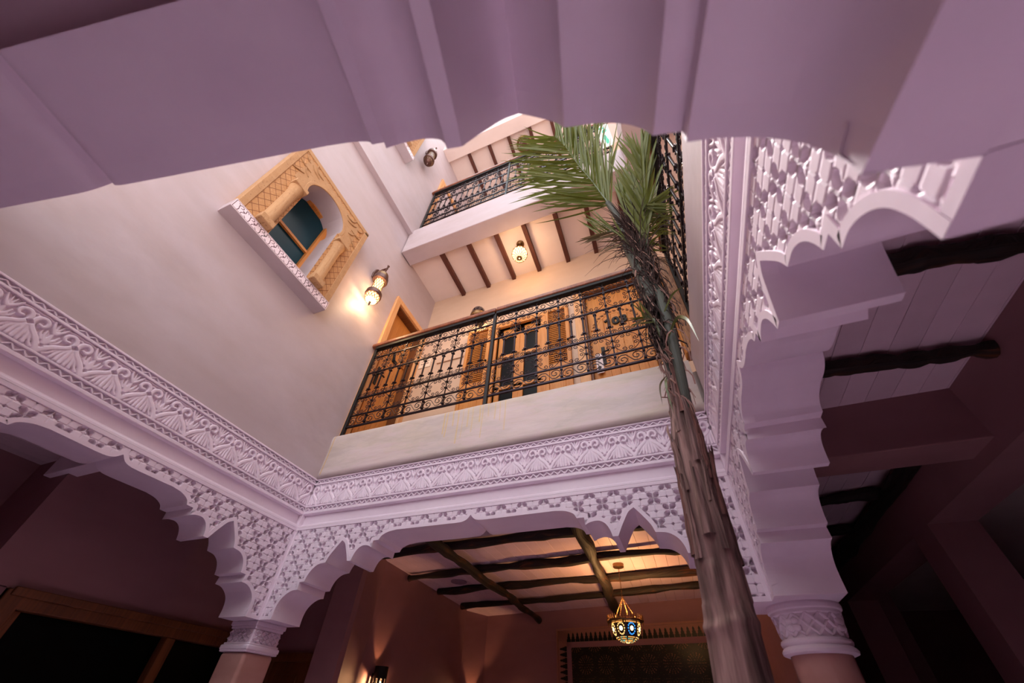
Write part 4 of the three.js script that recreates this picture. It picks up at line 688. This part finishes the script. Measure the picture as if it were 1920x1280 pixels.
// mosaic panel on the back wall
{
  const m = side(-0.2, -3.787, 2.94, 0.555), o = thing('tile_panel', 'dark star mosaic tile panel with a stepped border on the back wall', 'tiles'); o.applyMatrix4(m);
  const cv = document.createElement('canvas'); cv.width = cv.height = 1024; const c = cv.getContext('2d'); c.fillStyle = '#0a1408'; c.fillRect(0, 0, 1024, 1024);
  const cols = ['#8a5a40', '#6a4a34', '#a06a50', '#94604a'];
  const star = (x, y, R) => { for (const [k, r, q] of [[12, 1, 7], [12, 0.8, 6], [12, 0.6, 5], [6, 0.35, 5]]) for (let i = 0; i < k * (r > 0.7 ? 1.5 : 1); i++) { const a = i / (k * (r > 0.7 ? 1.5 : 1)) * 6.283; c.fillStyle = cols[(i + k) % 4]; c.save(); c.translate(x + Math.cos(a) * R * r, y + Math.sin(a) * R * r); c.rotate(a); c.fillRect(-q, -q * 0.6, q * 2, q * 1.2); c.restore(); } };
  for (let i = 0; i < 5; i++) for (let j = 0; j < 5; j++) { star(i * 256 + (j & 1) * 128, j * 222, 90); }
  for (let i = 0; i < 1500; i++) { c.fillStyle = ['#16301e', '#23402a', '#6a4a34', '#10200e'][i % 4]; c.fillRect(rr(0, 1024), rr(0, 1024), 8, 6); }
  const t = new THREE.CanvasTexture(cv); t.colorSpace = THREE.SRGBColorSpace; t.wrapS = t.wrapT = THREE.RepeatWrapping; t.repeat.set(1 / 1.0, 1 / 1.0);
  mesh('mosaic', box(1.32, 0.3, 0, 3.7, 2.31, 0.018), std({ map: t, roughness: 0.3 }), o);
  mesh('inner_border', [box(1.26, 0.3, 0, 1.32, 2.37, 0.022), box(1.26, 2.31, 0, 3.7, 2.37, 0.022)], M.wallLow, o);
  mesh('outer_border', [box(1.14, 0.3, 0, 1.26, 2.5, 0.012), box(1.14, 2.37, 0, 3.7, 2.5, 0.012), box(1.12, 0.3, 0, 1.14, 2.52, 0.03), box(1.12, 2.5, 0, 3.7, 2.52, 0.03)], std({ color: 0xa07060, roughness: 0.4 }), o);
  const mg = extrude(shapeOf([[-0.026, 0], [0.026, 0], [0.026, 0.03], [0.018, 0.03], [0.018, 0.055], [0.011, 0.055], [0.011, 0.08], [0, 0.1], [-0.011, 0.08], [-0.011, 0.055], [-0.018, 0.055], [-0.018, 0.03], [-0.026, 0.03]]), 0.01, 0), mm = std({ color: 0x0c160a, roughness: 0.3 });
  for (let i = 0; i < 40; i++) { const q = mesh('merlon_tile', mg, mm, o); q.position.set(1.29 + i * 0.06, 2.372, 0.009); }
  for (let i = 0; i < 14; i++) { const q = mesh('merlon_tile', mg, mm, o); q.position.set(1.257, 2.3 - i * 0.06, 0.009); q.rotation.z = Math.PI / 2; }
}
// pierced sconces on the far room's left wall
function sconce(label, x, y, z, turn, I) {
  const o = thing('wall_sconce', label, 'lamp', [x, y, z], turn);
  const g = []; for (let i = 0; i < 9; i++) { const a = -Math.PI * 0.5 + i / 9 * Math.PI * 2, w = 0.022; g.push(box(-w / 2, -0.16, -0.002, w / 2, 0.03, 0.002).rotateY(-a + Math.PI / 2).translate(Math.cos(a) * 0.055, 0, Math.sin(a) * 0.055)); }
  mesh('cage', [...g, lathe([[0.052, 0.03], [0.059, 0.03], [0.059, -0.06], [0.052, -0.06], [0.052, 0.03]], 24), lathe([[0.05, -0.15], [0.059, -0.15], [0.059, -0.2], [0.001, -0.2]], 24)].map((q) => q.translate(0, 0, 0.08)), M.black, o);
  mesh('bracket', rbox(-0.02, -0.1, 0, 0.02, -0.02, 0.03, 0.004), M.black, o);
  mesh('bulb', new THREE.SphereGeometry(0.02, 12, 10).translate(0, -0.09, 0.08), std({ color: 0xffd0a0, emissive: new THREE.Color(1, 0.6, 0.28), emissiveIntensity: 4 }), o);
  const p = V3(0, -0.09, 0.08).applyAxisAngle(V3(0, 1, 0), turn).add(V3(x, y, z));
  const l = new THREE.PointLight(new THREE.Color(1, 0.5, 0.22), I, 0, 2); l.position.copy(p); l.castShadow = true; l.shadow.radius = 0.6; l.name = 'sconce_light'; scene.add(l);
}
sconce('dark pierced cylinder sconce at the bottom edge casting a fan of light up the wall', -0.215, 1.86, -1.5, Math.PI / 2, 0.5);
sconce('second dark pierced sconce lower on the same wall near the back corner', -0.275, 1.76, -3.6, Math.PI / 2 - 0.41, 0.7);
// dark timber openings of the left walk
{
  const o = thing('window', 'large dark timber-framed glazing at the lower left', 'window', [-0.75, 0.3, 0.9], Math.PI / 2);   // local x = -z, z = x
  const W = 1.74, H = 1.665, f = 0.085;
  mesh('frame', [rbox(-0.0, 0, -0.06, f, H, 0.03, 0.006), rbox(0, H - f, -0.06, W, H, 0.03, 0.006), rbox(W - f, 0, -0.06, W, H, 0.03, 0.006), rbox(0.02, H - 0.03, 0.02, W, H + 0.012, 0.045, 0.006)], M.oakDark, o);
  mesh('mullion', rbox(0.87, 0, -0.05, 0.93, H - f, 0.02, 0.005), M.oakDark, o); mesh('mullion', rbox(f, 0, -0.08, f + 0.04, H - f, -0.01, 0.005), M.oakDark, o);
  mesh('pane', box(f, 0, -0.05, 0.87, H - f, -0.044), M.blackGlass, o); mesh('pane', box(0.93, 0, -0.05, W - f, H - f, -0.044), M.blackGlass, o);
}
{
  const o = thing('door', 'dark panelled wooden door half hidden behind the left column', 'door', [-0.7, 0, -0.8]);
  mesh('frame', [rbox(0, 0, 0, 0.06, 1.9, 0.03, 0.005), rbox(0.4, 0, 0, 0.46, 1.9, 0.03, 0.005), rbox(0, 1.84, 0, 0.46, 1.9, 0.032, 0.005)], M.oakDark, o); mesh('leaf', rbox(0.06, 0, 0, 0.4, 1.84, 0.015, 0.004), M.oakDark, o); mesh('panel', rbox(0.11, 1.2, 0.01, 0.35, 1.76, 0.024, 0.006), M.oakDark, o);
}

// ---------------------------------------------------------------- the palm in the courtyard
{
  const palm = thing('palm_tree', 'tall thin palm with ragged brown trunk and green crown in the courtyard corner', 'palm', [2.55, 0, 0.55]);
  const B = V3(2.55, 0, 0.55), P = (x, y, z) => V3(x, y, z).sub(B);
  const cl = new THREE.CatmullRomCurve3([P(2.53, 0, 0.55), P(2.545, 0.8, 0.55), P(2.565, 1.6, 0.55), P(2.588, 1.95, 0.55), P(2.602, 2.25, 0.55), P(2.616, 2.5, 0.55), P(2.626, 2.7, 0.55), P(2.645, 3.1, 0.55), P(2.66, 3.6, 0.55), P(2.655, 4.0, 0.55)]);
  const at = (y) => { let lo = 0, hi = 1; for (let i = 0; i < 24; i++) { const m = (lo + hi) / 2; if (cl.getPoint(m).y < y) lo = m; else hi = m; } return cl.getPoint(lo); };
  const rad = (y) => y < 1.2 ? 0.088 : y < 2.0 ? lerp(0.088, 0.061, (y - 1.2) / 0.8) : y < 2.45 ? lerp(0.061, 0.048, (y - 2) / 0.45) : lerp(0.048, 0.024, clamp((y - 2.45) / 0.25));
  { // trunk: fluted, knotted skin
    const pos = [], uv = [], idx = [], NR = 40, NY = 260;
    for (let j = 0; j <= NY; j++) { const y = lerp(0, 2.75, j / NY), c = at(y); for (let i = 0; i <= NR; i++) {
      const a = i / NR * 6.2832, ca = Math.cos(a), sa = Math.sin(a), tw = y * 0.9;
      let r = rad(y) * (1 + 0.22 * fbm(ca * 1.6 + tw * 0.3, sa * 1.6, y * 1.1, 3) * (y > 1.95 ? 1.7 : 0.7) + 0.2 * fbm(ca * 4.5, sa * 4.5, y * (y > 1.85 ? 1.6 : 0.5), 3) + 0.05 * noise.noise(ca * 13, sa * 13, y * 2.5));
      for (const ry of [1.79, 1.63, 1.42, 1.2, 0.95]) r *= 1 + 0.09 * Math.exp(-(((y - ry - 0.012 * Math.sin(a * 2)) / 0.012) ** 2));
      pos.push(c.x + ca * r, y, c.z + sa * r); uv.push(a * 0.06, y);
      if (j && i) { const k = j * (NR + 1) + i; idx.push(k - NR - 2, k - 1, k, k - NR - 2, k, k - NR - 1); }
    } }
    const g = new THREE.BufferGeometry(); g.setAttribute('position', new THREE.Float32BufferAttribute(pos, 3)); g.setAttribute('uv', new THREE.Float32BufferAttribute(uv, 2)); g.setIndex(idx); g.computeVertexNormals(); mesh('trunk', g, M.trunk, palm);
  }
  // old split leaf bases hugging the trunk
  for (let i = 0; i < 36; i++) {
    const y = lerp(1.93, 2.6, i / 35) + rr(-0.02, 0.02), c = at(y), a0 = i * 2.4 + rr(-0.4, 0.4), L = rr(0.12, 0.36), w0 = rr(0.12, 0.42), pos = [], uv = [], idx = [], N = 8, Mm = 7;
    for (let j = 0; j <= N; j++) for (let k = 0; k <= Mm; k++) { const t = j / N, s = k / Mm * 2 - 1, w = w0 * (1 - 0.45 * t) * (1 + 0.15 * noise.noise(t * 4, i, k)), a = a0 + s * w, yy = y + t * L + (j === N ? 0.06 * noise.noise(k * 2.1, i, 3) : 0), cc = at(yy), r = rad(yy) * (1.02 + 0.12 * Math.sqrt(Math.max(0, 1 - s * s))) + 0.009 * t * t * (i % 3) + 0.007 * noise.noise(s * 3, t * 5, i); pos.push(cc.x + Math.cos(a) * r, yy, cc.z + Math.sin(a) * r); uv.push(s * 0.05 + i * 0.1, yy); if (j && k) { const q = j * (Mm + 1) + k; idx.push(q - Mm - 2, q - 1, q, q - Mm - 2, q, q - Mm - 1); } }
    const g = new THREE.BufferGeometry(); g.setAttribute('position', new THREE.Float32BufferAttribute(pos, 3)); g.setAttribute('uv', new THREE.Float32BufferAttribute(uv, 2)); g.setIndex(idx); g.computeVertexNormals(); mesh('leaf_base', g, i % 4 ? M.trunk : M.boot, palm);
  }
  // smooth green stems that carry the crown
  const stem = (pts, r0, r1, m) => mesh('stem', polyTube(new THREE.CatmullRomCurve3(pts.map((p) => P(...p))).getPoints(24), (t) => lerp(r0, r1, t), 10), m || M.sheath, palm);
  stem([[2.636, 2.5, 0.565], [2.655, 2.75, 0.58], [2.672, 3.05, 0.59], [2.68, 3.4, 0.57]], 0.02, 0.026);
  stem([[2.615, 2.6, 0.55], [2.622, 2.85, 0.54], [2.635, 3.2, 0.53], [2.645, 3.6, 0.52]], 0.016, 0.02);
  stem([[2.645, 3.3, 0.56], [2.62, 3.7, 0.55], [2.60, 4.0, 0.545], [2.60, 4.3, 0.545], [2.555, 4.62, 0.55]], 0.04, 0.022);
  stem([[2.66, 3.2, 0.53], [2.68, 3.6, 0.55], [2.70, 3.9, 0.57], [2.74, 4.1, 0.6]], 0.036, 0.016);
  // shaggy fibres
  const fib = [], pale = [];
  for (let i = 0; i < 1500; i++) {
    const y = i % 12 ? lerp(3.0, 4.2, Math.pow(rnd(), 0.8)) : lerp(2.6, 3.1, rnd()), c = at(Math.min(y, 3.95)), a = rr(0, 6.283), r0 = y < 3.1 ? rr(0.012, 0.026) : rr(0.012, 0.05), l = y < 3.1 ? rr(0.05, 0.12) : rr(0.08, 0.28), b = rr(0.6, 1.6), o = rr(0.008, 0.04) * (i % 9 ? 0.9 : 2.2), pts = [];
    for (let k = 0; k <= 4; k++) { const t = k / 4, rr2 = r0 + o * Math.sin(t * b * 1.6), aa = a + t * (i % 2 ? 1 : -1) * 0.7; pts.push([c.x + Math.cos(aa) * rr2, y - l * t * (i % 5 ? 1 : -0.7) + 0.02 * Math.sin(t * 3), c.z + Math.sin(aa) * rr2]); }
    (i % 4 ? fib : pale).push(polyTube(pts, rr(0.0014, 0.0042), 3));
  }
  mesh('fibre', fib, M.fibre, palm).userData.kind = 'stuff'; mesh('pale_fibre', pale, M.fibrePale, palm).userData.kind = 'stuff';
  // leaflets: long folded blades, three bends
  const blade = (bend, curl) => { const pos = [], uv = [], idx = [], N = 7; for (let i = 0; i <= N; i++) { const t = i / N, w = 0.5 * Math.pow(Math.sin(Math.PI * Math.min(1, 0.12 + t * 0.88)), 0.7) * (1 - t * 0.25), x = Math.sin(t * curl) * 0.18, z = -bend * t * t; for (const s of [-1, 0, 1]) { pos.push(x + s * w * 0.055, t, z + (s ? 0.012 * w : 0)); uv.push(s * 0.02, t); } if (i) { const k = i * 3; idx.push(k - 3, k - 2, k + 1, k - 3, k + 1, k, k - 2, k - 1, k + 2, k - 2, k + 2, k + 1); } } const g = new THREE.BufferGeometry(); g.setAttribute('position', new THREE.Float32BufferAttribute(pos, 3)); g.setAttribute('uv', new THREE.Float32BufferAttribute(uv, 2)); g.setIndex(idx); g.computeVertexNormals(); return g; };
  const blades = [blade(0.06, 0.2), blade(0.16, -0.4), blade(0.3, 0.5)];
  const cam = camera.position.clone().sub(B);
  function frond(pts, n, t0, len, wid, mats, rise, tips) {
    const c = new THREE.CatmullRomCurve3(pts.map((p) => P(...p))), f = mesh('frond', polyTube(c.getPoints(30), (t) => lerp(0.011, 0.002, t), 6), M.rachis, palm);
    for (let i = 0; i < n; i++) for (const s of [1, -1]) {
      const t = lerp(t0, 1, (i + rr(0, 0.6)) / n), p = c.getPoint(Math.min(t, 1)), T = c.getTangent(Math.min(t, 0.999)), view = cam.clone().sub(p).normalize(), S = T.clone().cross(view).normalize().multiplyScalar(s), N = S.clone().cross(T).normalize();
      const prof = Math.sin(Math.PI * clamp(0.2 + (t - t0) / (1 - t0) * 0.72)), L = len * (s > 0 ? 1 : 0.82) * (0.4 + 0.6 * prof) * rr(0.8, 1.12);
      const d = rise[s > 0 ? 0 : 1].clone().addScaledVector(T, tips).add(V3(rr(-0.2, 0.2), rr(-0.2, 0.2), rr(-0.2, 0.2))).normalize();
      const m = mesh('leaflet', blades[(i * 5 + (s > 0 ? 1 : 0)) % 3], mats[(i * 3 + (s > 0 ? 0 : 1)) % mats.length], f), z = V3(0, -0.3, 0).add(view).addScaledVector(V3(rnd() - 0.5, rnd() - 0.5, rnd() - 0.5), 1.2); z.addScaledVector(d, -z.dot(d)).normalize();
      m.matrix.makeBasis(d.clone().cross(z).multiplyScalar(wid * rr(0.8, 1.2)), d.clone().multiplyScalar(L), z.multiplyScalar(L * 0.8)).setPosition(p); m.matrixAutoUpdate = false; m.matrix.decompose(m.position, m.quaternion, m.scale); m.matrixAutoUpdate = true;
    }
    return f;
  }
  const G = [M.leaf, M.leaf, M.leaf, M.leaf, M.leaf];
  const UP = V3(0.2, 0.76, 0.61), LF = V3(-0.92, -0.1, 0.3), RT = V3(0.92, 0.1, -0.3), mixv = (a, b, t) => a.clone().lerp(b, t).normalize();
  frond([[2.64, 3.7, 0.53], [2.61, 4.3, 0.545], [2.555, 4.62, 0.55], [2.476, 5.04, 0.58], [2.393, 5.5, 0.58], [2.3, 6.0, 0.62], [2.2, 6.47, 0.62]], 84, 0.3, 0.82, 0.36, G, [mixv(UP, RT, 0.06), mixv(LF, UP, -0.1)], 0.22);
  frond([[2.68, 3.6, 0.55], [2.72, 3.9, 0.6], [2.75, 4.1, 0.68], [2.79, 4.25, 0.78], [2.80, 4.4, 0.88]], 44, 0.2, 0.42, 0.32, [M.leaf, M.leaf, M.leaf, M.leaf], [mixv(UP, RT, 0.1), mixv(UP, LF, 0.45)], 0.2);
  frond([[2.66, 3.6, 0.5], [2.66, 4.0, 0.5], [2.66, 4.35, 0.5], [2.67, 4.6, 0.52]], 36, 0.3, 0.5, 0.34, [M.leaf, M.leaf, M.leaf], [mixv(UP, RT, 0.1), mixv(UP, LF, 0.15)], 0.3);
  frond([[2.66, 3.55, 0.55], [2.68, 3.9, 0.6], [2.72, 4.05, 0.66], [2.75, 4.0, 0.74]], 28, 0.2, 0.3, 0.22, [M.leaf, M.leaf, M.leafDry], [mixv(UP, RT, 0.7), mixv(RT, UP, -0.4)], 0.3);
  frond([[2.65, 3.6, 0.56], [2.6, 3.9, 0.6], [2.52, 4.05, 0.62], [2.44, 4.05, 0.62]], 12, 0.3, 0.26, 0.22, [M.leaf, M.leafDry, M.leaf], [mixv(LF, UP, 0.5), mixv(LF, UP, -0.5)], 0.2);
  frond([[2.63, 3.0, 0.57], [2.615, 3.1, 0.6], [2.59, 3.13, 0.61], [2.565, 3.1, 0.62]], 6, 0.25, 0.13, 0.18, [M.leafDry, M.leaf], [mixv(LF, UP, 0.6), mixv(LF, UP, -0.3)], 0.2);
  { const arcs = []; for (let i = 0; i < 330; i++) { const a = rr(0, 6.283), y = rr(3.7, 4.35), L = rr(0.12, 0.4), c = at(Math.min(y, 3.98)), o = V3(Math.cos(a), 0, Math.sin(a)), lean = rr(0.25, 0.9), pts = []; for (let k = 0; k <= 5; k++) { const t = k / 5; pts.push(c.clone().addScaledVector(o, 0.03 + L * lean * t).add(V3(0, (y - c.y) * 0.5 + L * (0.9 * t - 1.1 * t * t * lean), 0))); } arcs.push(polyTube(pts, (t) => 0.0035 * (1 - t * 0.8), 3)); } mesh('dry_strand', arcs, M.fibre, palm).userData.kind = 'stuff'; }
  // single stray blades
  const stray = (pts, w, m) => { const c = new THREE.CatmullRomCurve3(pts.map((p) => P(...p))).getPoints(14), pos = [], idx = []; c.forEach((p, i) => { const t = i / 14, ww = w * Math.sin(Math.PI * clamp(0.1 + t * 0.9)), T = c[Math.min(i + 1, 14)].clone().sub(c[Math.max(i - 1, 0)]), S = T.cross(cam.clone().sub(p)).normalize(); for (const s of [-1, 1]) { const q = p.clone().addScaledVector(S, s * ww); pos.push(q.x, q.y, q.z); } if (i) { const k = i * 2; idx.push(k - 2, k - 1, k + 1, k - 2, k + 1, k); } }); const g = new THREE.BufferGeometry(); g.setAttribute('position', new THREE.Float32BufferAttribute(pos, 3)); g.setIndex(idx); g.computeVertexNormals(); boxUV(g); mesh('stray_leaf', g, m, palm); };
  stray([[2.65, 2.95, 0.6], [2.69, 2.97, 0.68], [2.71, 2.85, 0.78], [2.705, 2.62, 0.86]], 0.007, M.leaf);
  stray([[2.66, 3.12, 0.6], [2.72, 3.18, 0.66], [2.76, 3.14, 0.72]], 0.005, M.leaf);
  stray([[2.6, 2.75, 0.56], [2.585, 2.68, 0.6], [2.58, 2.5, 0.62]], 0.005, M.leaf);
  stray([[2.6, 2.76, 0.56], [2.565, 2.7, 0.58], [2.55, 2.57, 0.6]], 0.004, M.leafDry);
}

renderer.render(scene, camera);
